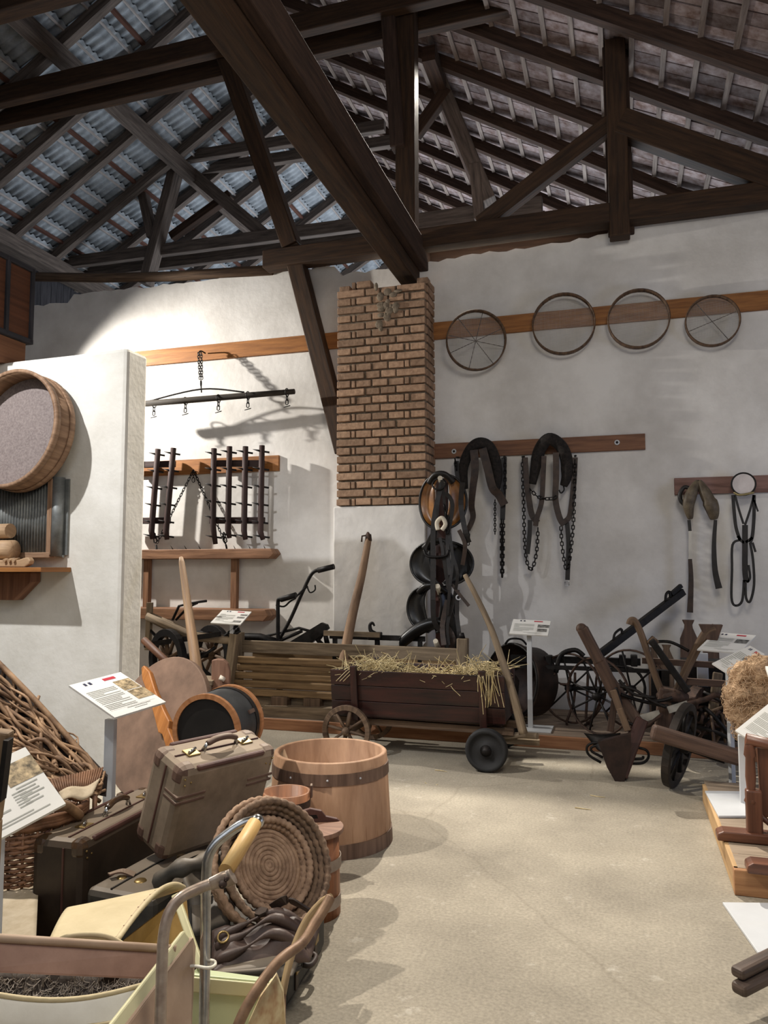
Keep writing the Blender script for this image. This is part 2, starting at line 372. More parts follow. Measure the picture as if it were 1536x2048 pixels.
# rafters
for k in range(-3, 13):
    y = 8.75+.92*k
    if y < 4.5: continue
    mb = MB().bar((XL-.3, y, zl(XL-.3)-.09), (RX, y, RZ-.09), .11, .15); struct('rafter', mb, M_beamg if y > 7 else M_raft)
    y = 8.42+.98*k
    mb = MB().bar((RX, y, RZ-.09), (XR, y, zr(XR)-.09), .11, .15); struct('rafter', mb, M_raft)
struct('ridge_beam', MB().bar((RX, 3, RZ-.2), (RX, Y1, RZ-.2), .1, .2), M_raft)
# purlins, eaves plate, side wall of the hall behind
struct('purlin_beam', MB().bar((-6.8, 5, zl(-6.8)-.26), (-6.8, Y1, zl(-6.8)-.26), .17, .2), M_beamg, 'long purlin under the left rafters')
struct('purlin_beam', MB().bar((-2.2, 9.0, zr(-2.2)-.26), (-2.2, Y1, zr(-2.2)-.26), .17, .2), M_raft)
struct('eaves_beam', MB().bar((-9.25, 5, zl(-9.25)-.22), (-9.25, Y1, zl(-9.25)-.22), .3, .24), M_beamg, 'long eaves plate at the foot of the left slope')
M_plank = wood('black_plank_wood', (30, 30, 34), (62, 60, 64), rough=.85, island=.2)
mb = MB()
for k in range(60): mb.box((-9.5, 6+k*.25, 5.4), (.03, .243, 3.2))
struct('wall_eaves', mb, M_plank, 'dark board wall below the left eaves')
struct('wall_far', MB().box((-2, 20.5, 5), (18, .2, 10)), M_white)
struct('floor_far', MB().box((-2, 14.4, -.05), (18, 12, .1)), M_floor)
struct('wall_gable_right', MB().box((5.5, 12, 2.5), (.2, 24, 5)), M_white)
struct('wall_gable_left', MB().box((-9.75, 13, 2), (.2, 16, 4)), M_white)
# main truss over the back wall
def bm(name, a, b, w, h, m, up=(0, 0, 1), label=None, bev=.012): return struct(name, MB().bar(a, b, w, h, up), m, label, bevel=bev)
TY = 7.98
bm('collar_beam', (-8.3, TY-.2, 7.70), (-1.25, TY-.2, 7.80), .13, .24, M_beam, label='front half of the double collar beam of the near truss')
bm('collar_beam', (-8.3, TY+.16, 7.66), (-1.0, TY+.16, 7.76), .13, .24, M_beam, label='rear half of the double collar beam of the near truss')
bm('tie_beam', (-3.92, TY, 5.10), (5.0, TY, 5.13), .2, .21, M_beam, label='heavy tie beam along the top of the back wall')
bm('tie_beam', (-2.2, TY+.32, 5.02), (5.0, TY+.32, 5.05), .14, .16, M_raft)
bm('post_beam', (-2.43, TY-.09, 8.45), (-2.27, TY-.09, 6.15), .16, .17, M_raft, up=(0, 1, 0), label='upper board nailed to the post right of the girder')
bm('post_beam', (-2.2, TY, 8.3), (-2.2, TY, 5.2), .22, .2, M_beam, up=(0, 1, 0), label='upright post right of the girder')
bm('post_beam', (.04, TY-.02, 6.95), (.045, TY-.02, 4.86), .2, .17, M_beam, up=(0, 1, 0), label='right upright post crossing the tie beam')
bm('post_beam', (.03, TY+.14, 8.0), (.06, TY+.14, 4.95), .26, .14, M_raft, up=(0, 1, 0))
bm('strut_beam', PY(960, 452, TY), PY(1222, 248, TY), .15, .17, M_beam, label='slanting strut up to the right post')
bm('strut_beam', PY(1240, 248, TY-.02), PY(1600, 376, TY-.02), .18, .27, M_beam, label='strut running down right from the right post')
bm('strut_beam', PY(455, 120, TY-.0), PY(585, 495, TY+.0), .2, .2, M_beam, up=(0, 1, 0), label='upper length of the long slanting brace')
bm('strut_beam', PY(585, 495, TY+.02), PY(690, 905, TY+.1), .2, .16, M_beam, up=(0, 1, 0), label='lower length of the long brace against the wall')
# girder resting on the pillar
gx = PY(812, 540, 7.7); GZ = PZT+.14
gx = -2.2
def girder_pt(y): return V((gx-.0*y, y, GZ+.03))
bm('girder_beam', girder_pt(1.2), girder_pt(8.3), .2, .28, M_beam, label='heavy girder running overhead from the brick pillar')
bm('girder_beam', girder_pt(1.2)+V((.15, 0, .16)), girder_pt(8.3)+V((.15, 0, .16)), .1, .3, M_raft)
# log and second truss
struct('log_beam', MB().tube([PY(40, 553, 8.25), PY(200, 556, 8.2), PY(340, 553, 8.15), PY(545, 540, 8.1)], [.062, .06, .062, .06], 10), M_oldw, 'round log lying on top of the back wall at left')
T2 = 11.0
def b2m(a, b, w, h, m, label=None, y=T2, dy=0): return bm('truss_beam', PY(*a, y)+V((0, dy, 0)), PY(*b, y)+V((0, dy, 0)), w, h, m, label=label)
b2m((120, 528), (745, 446), .12, .2, M_beamg); b2m((120, 528), (745, 446), .12, .2, M_beamg, dy=.5)
b2m((298, 327), (770, 252), .12, .18, M_beamg); b2m((298, 327), (770, 252), .12, .18, M_beamg, dy=.45)
b2m((263, 250), (312, 480), .15, .15, M_beamg, dy=-.1); b2m((362, 340), (300, 575), .24, .16, M_beamg, dy=-.12); b2m((355, 325), (395, 255), .26, .3, M_raft, dy=-.05)
b2m((330, 465), (450, 378), .14, .14, M_raft, dy=.2); b2m((382, 345), (530, 470), .2, .2, M_beamg, dy=.1)
b2m((840, 446), (1085, 412), .14, .24, M_beamg, y=10.2); b2m((840, 446), (1085, 412), .12, .2, M_beamg, y=10.2, dy=.4)
b2m((845, 80), (978, 405), .22, .2, M_beamg, y=9.75); b2m((895, 180), (830, 270), .14, .16, M_raft, y=9.7); b2m((950, 330), (960, 440), .14, .14, M_beamg, y=9.7)
bm('collar_beam', (-8.2, 6.4, 7.62), (-4.6, 6.4, 7.68), .2, .24, M_beam, label='dark collar beam of the nearest truss, upper left corner')
bm('strut_beam', PY(-20, 175, 8.6), PY(125, 118, 8.9), .16, .18, M_raft); bm('strut_beam', PY(-20, 160, 8.3), PY(70, 98, 8.4), .16, .18, M_raft)
# ================================================================== lights
def area(name, loc, target, size, power, color, sizey=None, spread=None):
    l = bpy.data.lights.new(name, 'AREA'); l.energy = power; l.color = color; l.size = size
    if sizey: l.shape = 'RECTANGLE'; l.size_y = sizey
    if spread: l.spread = spread
    o = bpy.data.objects.new(name, l); COL.objects.link(o); o.location = loc
    o.rotation_euler = (V(target)-V(loc)).to_track_quat('-Z', 'Y').to_euler(); return o
def spot(name, loc, target, power, color, ang=90, blend=.5, rad=.06):
    l = bpy.data.lights.new(name, 'SPOT'); l.energy = power; l.color = color; l.spot_size = radians(ang); l.spot_blend = blend; l.shadow_soft_size = rad
    o = bpy.data.objects.new(name, l); COL.objects.link(o); o.location = loc
    o.rotation_euler = (V(target)-V(loc)).to_track_quat('-Z', 'Y').to_euler(); return o
w = bpy.data.worlds.new('world'); bpy.context.scene.world = w; w.use_nodes = True
w.node_tree.nodes['Background'].inputs[0].default_value = (.75, .82, 1, 1); w.node_tree.nodes['Background'].inputs[1].default_value = .25
spot('lamp_behind_partition', (-7.2, 6.9, 4.2), (-3.9, 8.0, 2.5), 1300, (1, .95, .88), 112, .9, .04)
spot('lamp_key', (-4.0, 2.7, 4.6), (-1.4, 2.9, .2), 840, (1, .93, .83), 68, .45, .045)
spot('lamp_partition', (-4.7, 2.1, 4.5), (-4.6, 4.75, 1.2), 700, (.96, .97, 1), 84, .7, .04)
spot('lamp_roof_behind', (-2.12, 9.1, 7.62), (-.4, 3.2, 0), 4000, (1, .93, .82), 62, .5, .08)
area('lamp_right_soft', (.9, 2.2, 4.9), (.2, 7.8, 3.0), 1.2, 34, (1, .95, .9))
area('blue_fill_right', (4.7, 4.6, 1.7), (0, 7.6, 1.0), 1.6, 50, (.5, .64, 1), 1.4)  # added bluish fill from an unseen source, tints the lower back wall
area('window_light_behind', (-2, 15, 3.0), (-3, 13.0, 8), 6, 700, (.85, .92, 1), 6)
area('room_fill', (-1.5, -.5, 4.2), (-1.0, 6, 1.6), 4, 60, (.84, .9, 1))
area('lamp_front_soft', (.8, 1.0, 4.7), (.3, 2.8, 0), 1.0, 70, (1, .9, .76))
sc = bpy.context.scene
sc.view_settings.view_transform = 'Standard'; sc.view_settings.look = 'None'; sc.view_settings.exposure = 0.0
sc.cycles.max_bounces = 6; sc.cycles.diffuse_bounces = 4
# ================================================================== boards on the back wall
FY = WY-.035      # board front
def wall_board(x0, x1, z0, z1, m, label, screws=(), loc=None, ragged_end=False):
    t = Thing('wall_board', label, 'board', ((x0+x1)/2, WY, z0))
    t.part('plank', MB().box(((x0+x1)/2, WY-.0175, (z0+z1)/2), (x1-x0, .035, z1-z0)), m, bevel=.004)
    for (sx, sz) in screws:
        s = t.part('washer', MB().ring((sx, FY-.004, sz), (0, -1, 0), .02, .008, 16, 6), M_steelw, label='white washer')
        t.part('screw', MB().ball((sx, FY-.004, sz), .011, .006, .011), M_iron, parent=s)
    return t
zu0, zu1 = 4.03, 4.22
wall_board(-6.4, PLX+.02, zu0, zu1, M_rail, 'long amber board high on the wall left of the brick pillar')
wall_board(PRX-.02, 2.6, zu0, zu1, M_rail, 'long amber board high on the wall right of the brick pillar, behind four sieves')
a = PY(1290, 868, WY); b = PY(870, 918, WY); s1 = PY(908, 903, FY); s2 = PY(1234, 885, FY)
wall_board(PRX-.02, a.x, b.z, a.z, M_rail2, 'brown board with two white washers right of the pillar, carrying dark harness', [(s1.x, s1.z), (s2.x, s2.z)])
a = PY(1348, 957, WY); b = PY(1348, 990, WY)
wall_board(a.x, a.x+1.6, b.z, a.z, wood('purple_board_wood', (104, 74, 66), (142, 108, 98), rough=.6), 'short reddish board at the right edge of the wall, under a white ring')
a = PY(560, 911, WY); b = PY(560, 942, WY)
wall_board(-6.4, a.x, b.z, a.z, M_rail, 'amber board behind the spiked harrow sections')
# ------------------------------------------------------------------ four sieves
M_hoop = wood('dark_hoop_wood', (60, 44, 32), (104, 80, 60), rough=.7)
M_wire = mat('grey_sieve_wire', (150, 146, 140), (180, 176, 170), rough=.6, metal=.4, bump=0)
def sieve(cx, cy, rpx, label, tilt=(0, 0), depth=.075, spoke=False, oy=.09):
    c = PY(cx, cy, FY-oy); r = rpx/FPX*(c-CAM).dot(FW)
    t = Thing('wall_sieve', label, 'sieve', c, 'round wire sieves hung on the upper board')
    ax = V((tilt[0], -1, tilt[1])).normalized()
    t.part('hoop', MB().lathe([(r-.014, -depth/2), (r, -depth/2), (r, depth/2), (r-.014, depth/2), (r-.014, -depth/2)], c, ax, 40), M_hoop)
    x, y, z = V((1, 0, 0)), V((0, 0, 1)), ax; x = (x-z*x.dot(z)).normalized(); y = z.cross(x)
    mb = MB(); n = 22
    for k in range(-n, n+1):
        q = k/(n+1)*r; h = sqrt(max(r*r-q*q, 0))-.012
        if h < .02: continue
        o = c-ax*(depth*.25)
        mb.bar(o+x*q-y*h, o+x*q+y*h, .0017, .0017); mb.bar(o+y*q-x*h, o+y*q+x*h, .0017, .0017)
    t.part('wire_mesh', mb, M_wire)
    if spoke:
        mb = MB()
        for a in spoke: mb.tube([c-ax*depth*.3+(x*cos(a)+y*sin(a))*(r-.01), c-ax*depth*.3-(x*cos(a)+y*sin(a))*(r-.01)], .004, 5)
        t.part('cross_wire', mb, M_rust)
sieve(952, 681, 60, 'round sieve nearest the brick pillar, hanging lowest, tilted, with wire cross and dark centre', (.28, -.12), .1, (.4, 1.3, 2.2, 2.9), .14)
sieve(1127, 648, 62, 'second and largest hanging sieve from the brick pillar', (.05, 0), .08)
sieve(1277, 638, 60, 'third hanging sieve from the brick pillar', (.03, 0), .08)
sieve(1425, 642, 52, 'smallest hanging sieve, furthest right on the upper board, with crossed wires', (0, 0), .06, (.35, 2.2))
# ------------------------------------------------------------------ yoke bar with chain
M_yoke = wood('charred_bar_wood', (34, 30, 26), (66, 58, 48), rough=.8)
yL, yR = PY(285, 808, 7.75), PY(589, 783, 7.85)
t = Thing('swingle_bar', 'dark wooden bar with small chain hooks hanging by a chain from the upper board', 'yoke', lerp(yL, yR, .5))
t.part('bar', MB().tube([yL-X3*.15, lerp(yL, yR, .3), lerp(yL, yR, .7), yR], [.036, .036, .034, .03], 10), M_yoke)
top = PY(402, 702, 7.98); mid = PY(402, 770, 7.82); hg = PY(403, 785, 7.8)
t.part('hook', MB().tube(spline([top+Y3*.1, top, top+V((-.01, -.03, -.03)), top+V((0, -.02, -.06))], 5), .009, 6), M_iron)
t.part('chain', MB().chain([top+V((-.018, -.03, -.03)), mid+V((-.012, 0, .05))], .05, .005).chain([top+V((.022, -.03, -.03)), mid+V((.012, 0, .05))], .05, .005), M_iron)
t.part('ring', MB().ring(mid+Z3*.02, (1, .4, 0), .03, .008, 14, 6), M_iron)
t.part('stay_wire', MB().tube(spline([lerp(yL, yR, .05)+Z3*.03, hg+V((0, 0, .04)), lerp(yL, yR, .68)+Z3*.04], 6), .01, 6).tube([mid, hg], .008, 6), M_iron)
for px, py in ((308, 808), (371, 802), (437, 797), (496, 791), (574, 785)):
    p = PY(px, py, 7.8)
    t.part('chain_hook', MB().ring(p, (1, 0, 0), .045, .006, 14, 5).chain([p-Z3*.04, p-Z3*.15], .06, .006).tube([p+V((-.04, 0, -.165)), p+V((.04, 0, -.15))], .006, 5), M_iron)
# ------------------------------------------------------------------ two harrow sections of spiked bars
M_harrow = wood('dark_harrow_wood', (34, 22, 20), (66, 46, 42), rough=.7)
def harrow(label, bars, cross, spikes):
    y = WY-.2; c = PY(*bars[0][0], y); t = Thing('harrow_section', label, 'harrow', (c.x, WY-.1, c.z), 'spiked harrow sections hung on the amber board')
    for (a, m, e), sp in zip(bars, spikes):
        A, M, E = PY(*a, y), PY(*m, y), PY(*e, y)
        pc = t.part('bar', MB().tube([A, lerp(A, M, .5), M, E], [.034, .036, .036, .028], 8), M_harrow)
        for q in range(6):
            mb = MB(); f = .06+q*.185; p = lerp(A, M, f/.9) if f < .9 else lerp(M, E, (f-.9)/.14)
            mb.tube([p+V((.075, .04, -.012)), p+V((-.03, -.03, .005)), p+V((-.095, -.04, .02))], [.012, .012, .003], 6)
            t.part('spike', mb, M_iron, parent=pc)
    for a, e in cross:
        t.part('cross_bar', MB().bar(PY(*a, y+.06), PY(*e, y+.06), .05, .075), M_harrow, bevel=.006)
    return t
harrow('dark harrow section of four bars, complete, right of the chain triangle', [((428, 897), (426, 1052), (431, 1088)), ((459, 893), (456, 1060), (459, 1076)), ((491, 893), (488, 1062), (491, 1079)), ((524, 891), (521, 1064), (526, 1079))], [((423, 927), (528, 927)), ((420, 1041), (529, 1041))], [6]*4)
harrow('dark harrow section beside the partition edge, two bars showing', [((270, 903), (262, 1060), (258, 1080)), ((316, 898), (303, 1062), (305, 1078)), ((347, 896), (332, 1062), (334, 1079))], [((262, 930), (350, 928)), ((255, 1042), (340, 1041))], [6]*3)
# chain triangle
nail = PY(387, 940, FY-.02); l, r = PY(312, 1090, WY-.12), PY(452, 1090, WY-.12)
t = Thing('hanging_chain', 'thin black chain forming a triangle between the harrow sections', 'chain', nail)
t.part('chain', MB().chain([nail, l], .045, .005), M_iron); t.part('chain', MB().chain([nail, r], .045, .005), M_iron)
t.part('end_ring', MB().ring(nail-Z3*.12, (0, 1, 0), .02, .005, 12, 5, ell=1.5).chain([nail, nail-Z3*.1], .04, .004), M_iron)
for e in (l, r): t.part('hook', MB().tube(spline([e, e+V((.02, -.02, -.05)), e+V((0, -.03, -.09)), e+V((-.03, -.02, -.06))], 5), .012, 6).chain([e+V((-.03, 0, .14)), e], .07, .008), M_iron)
# ------------------------------------------------------------------ timber frame (marker) hung under the harrow
t0, t1 = PY(270, 1095, WY-.18), PY(549, 1093, WY-.18); zT = PY(420, 1108, WY-.18).z; zB = PY(420, 1229, WY-.25).z
M_fr = wood('brown_frame_wood', (98, 66, 44), (144, 106, 78), rough=.6)
t = Thing('hanging_timber_rack', 'brown timber rack of two thick beams and uprights against the wall', 'frame', ((t0.x+t1.x)/2, WY, zB))
def pointed(z, x1, hh, dd, yc):
    mb = MB(); mb.prism([(-6.3, -hh/2), (x1-.06, -hh/2), (x1, 0), (x1-.04, hh/2), (-6.3, hh/2)], (0, yc, z), (1, 0, 0), (0, 0, 1), dd, gx=True); return mb
t.part('beam', pointed(zT, t1.x, .115, .2, WY-.1), M_fr, bevel=.008)
x2 = PY(542, 1225, WY-.2).x
t.part('beam', pointed(zB, x2, .13, .26, WY-.14), M_fr, bevel=.008)
for px in (293, 468): 
    p = PY(px, 1160, WY-.12); t.part('upright', MB().box((p.x, WY-.1, (zT+zB)/2), (.075, .07, zT-zB-.1)), M_fr, bevel=.005)
for px in (345, 372, 400, 470, 500, 530):
    p = PY(px, 1100, WY-.1); t.part('tooth', MB().tube([p+V((0, .02, .0)), p+V((.012, -.06, .05))], [.007, .002], 5), M_iron)
# ================================================================== display platform along the wall
M_plat = wood('platform_board', (92, 76, 66), (134, 116, 102), rough=.8, island=.15, dust=.3)
M_platf = wood('platform_front', (126, 84, 58), (168, 122, 88), rough=.75)
PF = 6.74
t = Thing('display_platform', 'low wooden platform along the foot of the back wall', 'platform', (-2.5, 7.4, 0))
mb = MB()
for k in range(6): mb.box((-2.45, PF+.04+.078+k*.155, .085), (7.1, .15, .03))
for k in range(3):
    for xa, xb in ((-6.0, PLX-.06), (PRX+.03, 1.1)): mb.box(((xa+xb)/2, 7.79+k*.113, .085), (xb-xa, .108, .03))
t.part('deck', mb, M_plat, bevel=.003)
t.part('front_board', MB().box((-2.45, PF+.02, .05), (7.1, .04, .1)), M_platf, bevel=.004)
t = Thing('display_platform', 'low wooden platform at the right edge of the floor', 'platform', (1.3, 4.8, 0))
pA = PZ(1397, 1603, 0); pB = PZ(1480, 1788, 0)
mb = MB()
for k in range(8): mb.box((1.6, pB.y+.1+.195*k, .10), (2.24, .19, .035))
t.part('deck', mb, wood('platform_board_tan', (128, 112, 94), (160, 142, 122), rough=.8, island=.12), bevel=.003)
t.part('side_board', MB().box((pB.x-.0, (pA.y+pB.y)/2, .058), (.05, pA.y-pB.y, .115)), wood('platform_edge_tan', (150, 118, 80), (190, 156, 112), rough=.75), bevel=.004)
t.part('front_board', MB().box((1.6, pB.y, .058), (2.28, .05, .115)), wood('platform_front_orange', (136, 94, 62), (176, 132, 92), rough=.75), bevel=.004)
# ================================================================== sign stands
M_ink = mat('grey_printing', (150, 150, 142), (170, 170, 162), rough=.6, bump=0)
M_ink2 = mat('navy_printing', (40, 42, 66), rough=.6, bump=0)
M_red = mat('red_printing', (176, 50, 62), rough=.6, bump=0)
M_photo = mat('sepia_picture', (74, 64, 46), (204, 180, 140), rough=.6, scale=38, bump=0)
M_photog = mat('grey_picture', (60, 60, 58), (150, 148, 142), rough=.6, scale=30, bump=0)
SIGNG = 'white information signs on posts'
def sign(label, c, postx, base=None, pics=(), lines=14, bz=0.0, photo=M_photo, head=None, base_size=(.34, .3), bdir=None, cols=None, postw=.05):
    """c = far-left, far-right, near-right, near-left corners of the panel in space"""
    c = [V(p) for p in c]; ctr = sum(c, V())/4; ux = (c[1]-c[0]+c[2]-c[3])/2; uy = (c[3]-c[0]+c[2]-c[1])/2; n = ux.cross(uy).normalized(); n = n if n.z > 0 else -n
    foot = V((postx.x, postx.y, bz)) if base is None else V(base)
    t = Thing('information_sign', label, 'sign', foot, SIGNG)
    P = lambda u, v, h=.0065: ctr+ux*(u-.5)+uy*(v-.5)+n*h
    mb = MB(); b = [P(0, 0, 0), P(1, 0, 0), P(1, 1, 0), P(0, 1, 0)]; mb.hexa([b[0]-n*.006, b[3]-n*.006, b[3]+n*.005, b[0]+n*.005, b[1]-n*.006, b[2]-n*.006, b[2]+n*.005, b[1]+n*.005])
    pan = t.part('panel', mb, M_signw)
    def quad(mb, u0, v0, u1, v1): mb.face([mb.add(P(u0, v0))+0] + [mb.add(P(u1, v0)), mb.add(P(u1, v1)), mb.add(P(u0, v1))], [(u0, v0), (u1, v0), (u1, v1), (u0, v1)])
    rnd = random.Random(len(label))
    mb = MB()
    if cols:
        for (u0, u1, v0, v1, k) in cols:
            for i in range(k): v = v0+(v1-v0)*i/k; quad(mb, u0, v, u0+(u1-u0)*rnd.uniform(.55, 1), v+(v1-v0)/k*.36)
    else:
        v = .3
        for i in range(lines):
            e = .60 if rnd.random() < .72 else rnd.uniform(.2, .5); quad(mb, .07, v, e, v+.5/lines*.42); v += .5/lines*1.04
            if i in (4, 9): v += .012
        quad(mb, .35, .87, .8, .882); quad(mb, .45, .915, .7, .925); quad(mb, .06, .85, .92, .853)
    t.part('text_lines', mb, M_ink, parent=pan)
    if head is not False:
        mb = MB(); quad(mb, .2, .06, .245, .13); quad(mb, .29, .06, .34, .13); t.part('logo', mb, M_ink2, parent=pan)
        mb = MB(); quad(mb, .57, .06, .8, .125); t.part('red_stripe', mb, M_red, parent=pan)
    for u0, v0, u1, v1 in pics: mb = MB(); quad(mb, u0, v0, u1, v1); t.part('picture', mb, photo, parent=pan)
    if head:
        cu = bpy.data.curves.new('heading', 'FONT'); cu.body = head; cu.size = uy.length*.13; o = bpy.data.objects.new('heading', cu); COL.objects.link(o); o.parent = pan
        xx = ux.normalized(); yy = -(uy-xx*uy.dot(xx)).normalized(); o.matrix_local = Matrix.Translation(P(.06, .265, .008)-t.org) @ Matrix((xx, yy, xx.cross(yy))).transposed().to_4x4()
        ht_ = link('heading', MB(), mat('green_grey_printing', (150, 156, 140), rough=.6, bump=0), t.org, pan); me_ = bpy.data.meshes.new_from_object(o); me_.materials.clear(); me_.materials.append(MATS['green_grey_printing']); ht_.data = me_; ht_.matrix_local = o.matrix_local.copy()
        bpy.data.objects.remove(o); bpy.data.curves.remove(cu)
    top = postx if postx.z > bz+.2 else V((postx.x, postx.y, ctr.z))
    t.part('post', MB().box(((foot.x), foot.y, (foot.z+top.z)/2), (postw, .03, top.z-foot.z), bdir), M_steelw, bevel=.003)
    if base_size: t.part('base_plate', MB().box((foot.x+.04, foot.y, foot.z+.006), (base_size[0], base_size[1], .012), bdir), M_steelw, bevel=.002)
    return t
# middle sign in front of the harness wall
t_ = 7.0
Ya = 7.0
p = PY(1061, 1445, Ya)
c = [PY(1027, 1239, Ya+.13), PY(1101, 1243, Ya+.13), PY(1096, 1272, Ya-.1), PY(1018, 1268, Ya-.1)]
sign('white sign on a post before the harness wall, centre right', c, V((PY(1061, 1300, Ya).x, Ya, PY(1061, 1266, Ya).z)), V((PY(1061, 1447, Ya).x, Ya, .1)), [(.69, .3, .99, .5), (.7, .58, .95, .78)], 9, photo=M_photog, base_size=(.3, .3), postw=.042)
Yb = 6.95
c = [PY(445, 1221, Yb+.15), PY(503, 1224, Yb+.15), PY(481, 1250, Yb-.12), PY(421, 1246, Yb-.12)]
q = PY(460, 1248, Yb)
sign('white sign at left in front of the hanging timber rack', c, V((PY(462, 1300, Yb).x, Yb, q.z)), V((PY(462, 1400, Yb).x, Yb, .1)), [(.74, .25, .97, .36), (.7, .45, .95, .56), (.68, .74, .94, .88)], 10, photo=M_photog, base_size=(.3, .3), postw=.04)
# ================================================================== harness on the brown board
HY = WY-.16
def P8(px, py, o=0.0): return PY(px, py, HY-o)
GH = 'dark leather harness hung on the wall boards'
def pad(pts, r, n=10, sx=1.25): return MB().tube(spline(pts, 6), r, n, sx=sx, up=(0, 1, 0))
def taper(k, r0, r1, r2): return [r0+(r1-r0)*min(1, 2*i/(k-1)) if i < k/2 else r1+(r2-r1)*(2*i/(k-1)-1) for i in range(k)]
def uncollar(t, pts, r, m):
    P = spline(pts, 6); k = len(P); t.part('collar_pad', MB().tube(P, [r*(.45+.55*min(1, 4*min(i, k-1-i)/(k-1)+.25)) for i in range(k)], 10, sx=1.25, up=(0, 1, 0)), m)
M_felt = mat('black_felt', (18, 16, 16), (44, 38, 34), rough=.95, scale=40, bump=.5)
# first set
t = Thing('breast_harness', 'dark leather breast collar with hanging straps and chains, nearest the brick pillar', 'harness', P8(962, 890), GH)
uncollar(t, [P8(930, 978), P8(927, 935), P8(940, 900), P8(958, 886, .03), P8(978, 893), P8(992, 925), P8(995, 960), P8(990, 985)], .046, M_felt)
t.part('strap', MB().strap([P8(948, 900, .09), P8(950, 940, .1), P8(946, 975, .08), P8(943, 1010, .05), P8(946, 1035, .04), P8(936, 1060, .04)], [.085, .05], .012), M_leatherb)
t.part('strap', MB().strap([P8(965, 897, .09), P8(975, 935, .1), P8(985, 975, .09), P8(998, 990, .07), P8(1009, 1010, .06)], .085, .012), M_leatherb)
t.part('strap', MB().strap([P8(913, 922), P8(915, 950), P8(925, 985), P8(928, 1010)], .05, .01), M_leather)
t.part('strap', MB().strap([P8(1008, 915), P8(1007, 960), P8(1006, 1010), P8(1005, 1040)], [.06, .05], .01), M_leather)
t.part('chain', MB().chain([P8(1010, 918, .03), P8(1010, 990, .03)], .05, .006), M_iron)
t.part('chain', MB().chain([P8(1003, 1040, .02), P8(1004, 1160, .02)], .05, .008).chain([P8(1007, 1040, .03), P8(1005, 1158, .03)], .05, .007), M_iron)
t.part('chain', MB().chain([P8(990, 1000), P8(990, 1072)], .035, .005), M_iron)
t.part('chain', MB().chain([P8(910, 918, .02), P8(914, 945, .02)], .05, .007).chain([P8(937, 1060, .02), P8(936, 1095, .02)], .05, .006), M_iron)
t.part('peg', MB().tube([P8(913, 912)+Y3*.13, P8(913, 915, .02)], .012, 6).tube([P8(1008, 912)+Y3*.13, P8(1008, 914, .02)], .012, 6), M_iron)
# second set
t = Thing('breast_harness', 'dark leather breast collar with two looped chains, right of the first harness', 'harness', P8(1098, 880), GH)
uncollar(t, [P8(1065, 968), P8(1072, 930), P8(1080, 898), P8(1098, 878, .03), P8(1120, 890), P8(1132, 915), P8(1134, 950), P8(1127, 972)], .05, M_felt)
t.part('strap', MB().strap([P8(1050, 915), P8(1052, 950), P8(1058, 1000), P8(1064, 1030), P8(1075, 1045, .02)], .06, .01), M_leatherb)
t.part('strap', MB().strap([P8(1088, 912, .06), P8(1086, 960, .04), P8(1083, 1005, .03), P8(1074, 1035, .03), P8(1071, 1052, .03)], .05, .012), M_leatherb)
t.part('strap', MB().strap([P8(1112, 905, .06), P8(1112, 960, .04), P8(1111, 1000, .03), P8(1119, 1035, .03), P8(1128, 1050, .03)], .06, .012), M_leatherb)
t.part('strap', MB().strap([P8(1150, 915), P8(1148, 960), P8(1143, 1010), P8(1138, 1035), P8(1122, 1048, .02)], .055, .01), M_leatherb)
t.part('strap', MB().strap([P8(1060, 1040), P8(1059, 1070), P8(1055, 1108)], .045, .01), M_leather)
t.part('strap', MB().strap([P8(1134, 1045), P8(1137, 1090), P8(1135, 1160)], .045, .01), M_leather)
t.part('buckle', MB().ring(P8(1134, 1167), (0, 1, 0), .028, .006, 4, 5, ref=(1, 0, 1)), M_steelw)
t.part('chain', MB().chain([P8(1045, 918), P8(1047, 1000), P8(1051, 1105), P8(1062, 1140), P8(1073, 1105), P8(1076, 1050)], .05, .006), M_iron)
t.part('chain', MB().chain([P8(1150, 920, .02), P8(1147, 1040, .02), P8(1139, 1120, .02), P8(1132, 1138, .02), P8(1124, 1090, .02), P8(1122, 1052, .02)], .05, .006), M_iron)
t.part('chain', MB().chain([P8(1060, 978, .04), P8(1078, 995, .05), P8(1105, 997, .06), P8(1116, 990, .05)], .05, .006), M_iron)
t.part('hook', MB().tube(spline([P8(1127, 972), P8(1128, 980), P8(1122, 986), P8(1118, 980)], 4), .008, 6), M_iron)
t.part('peg', MB().tube([P8(1045, 910)+Y3*.13, P8(1045, 914, .02)], .012, 6).tube([P8(1150, 908)+Y3*.13, P8(1150, 912, .02)], .012, 6), M_iron)
# third: padded collar on the reddish board
M_tanl = mat('tan_leather', (66, 56, 44), (106, 94, 76), rough=.55, scale=14, bump=.2)
t = Thing('collar_harness', 'open brown leather collar with two long straps on the short reddish board', 'harness', P8(1395, 965), GH)
t.part('collar_pad', MB().tube(spline([P8(1396, 962), P8(1384, 985, .03), P8(1377, 1010, .03), P8(1381, 1038)], 6), [.018+.028*sin(pi*i/18) for i in range(19)], 10, sx=1.25, up=(0, 1, 0)), M_tanl)
t.part('collar_pad', MB().tube(spline([P8(1398, 962), P8(1410, 985, .03), P8(1424, 1015, .03), P8(1428, 1038)], 6), [.018+.028*sin(pi*i/18)+.01*(i > 9) for i in range(19)], 10, sx=1.25, up=(0, 1, 0)), M_tanl)
t.part('handle_loop', MB().tube(spline([P8(1378, 976), P8(1368, 975), P8(1360, 988), P8(1362, 1002), P8(1372, 1012)], 6), .02, 8), M_leather)
t.part('strap', MB().strap([P8(1378, 1040), P8(1380, 1062)], .03, .008), M_leather)
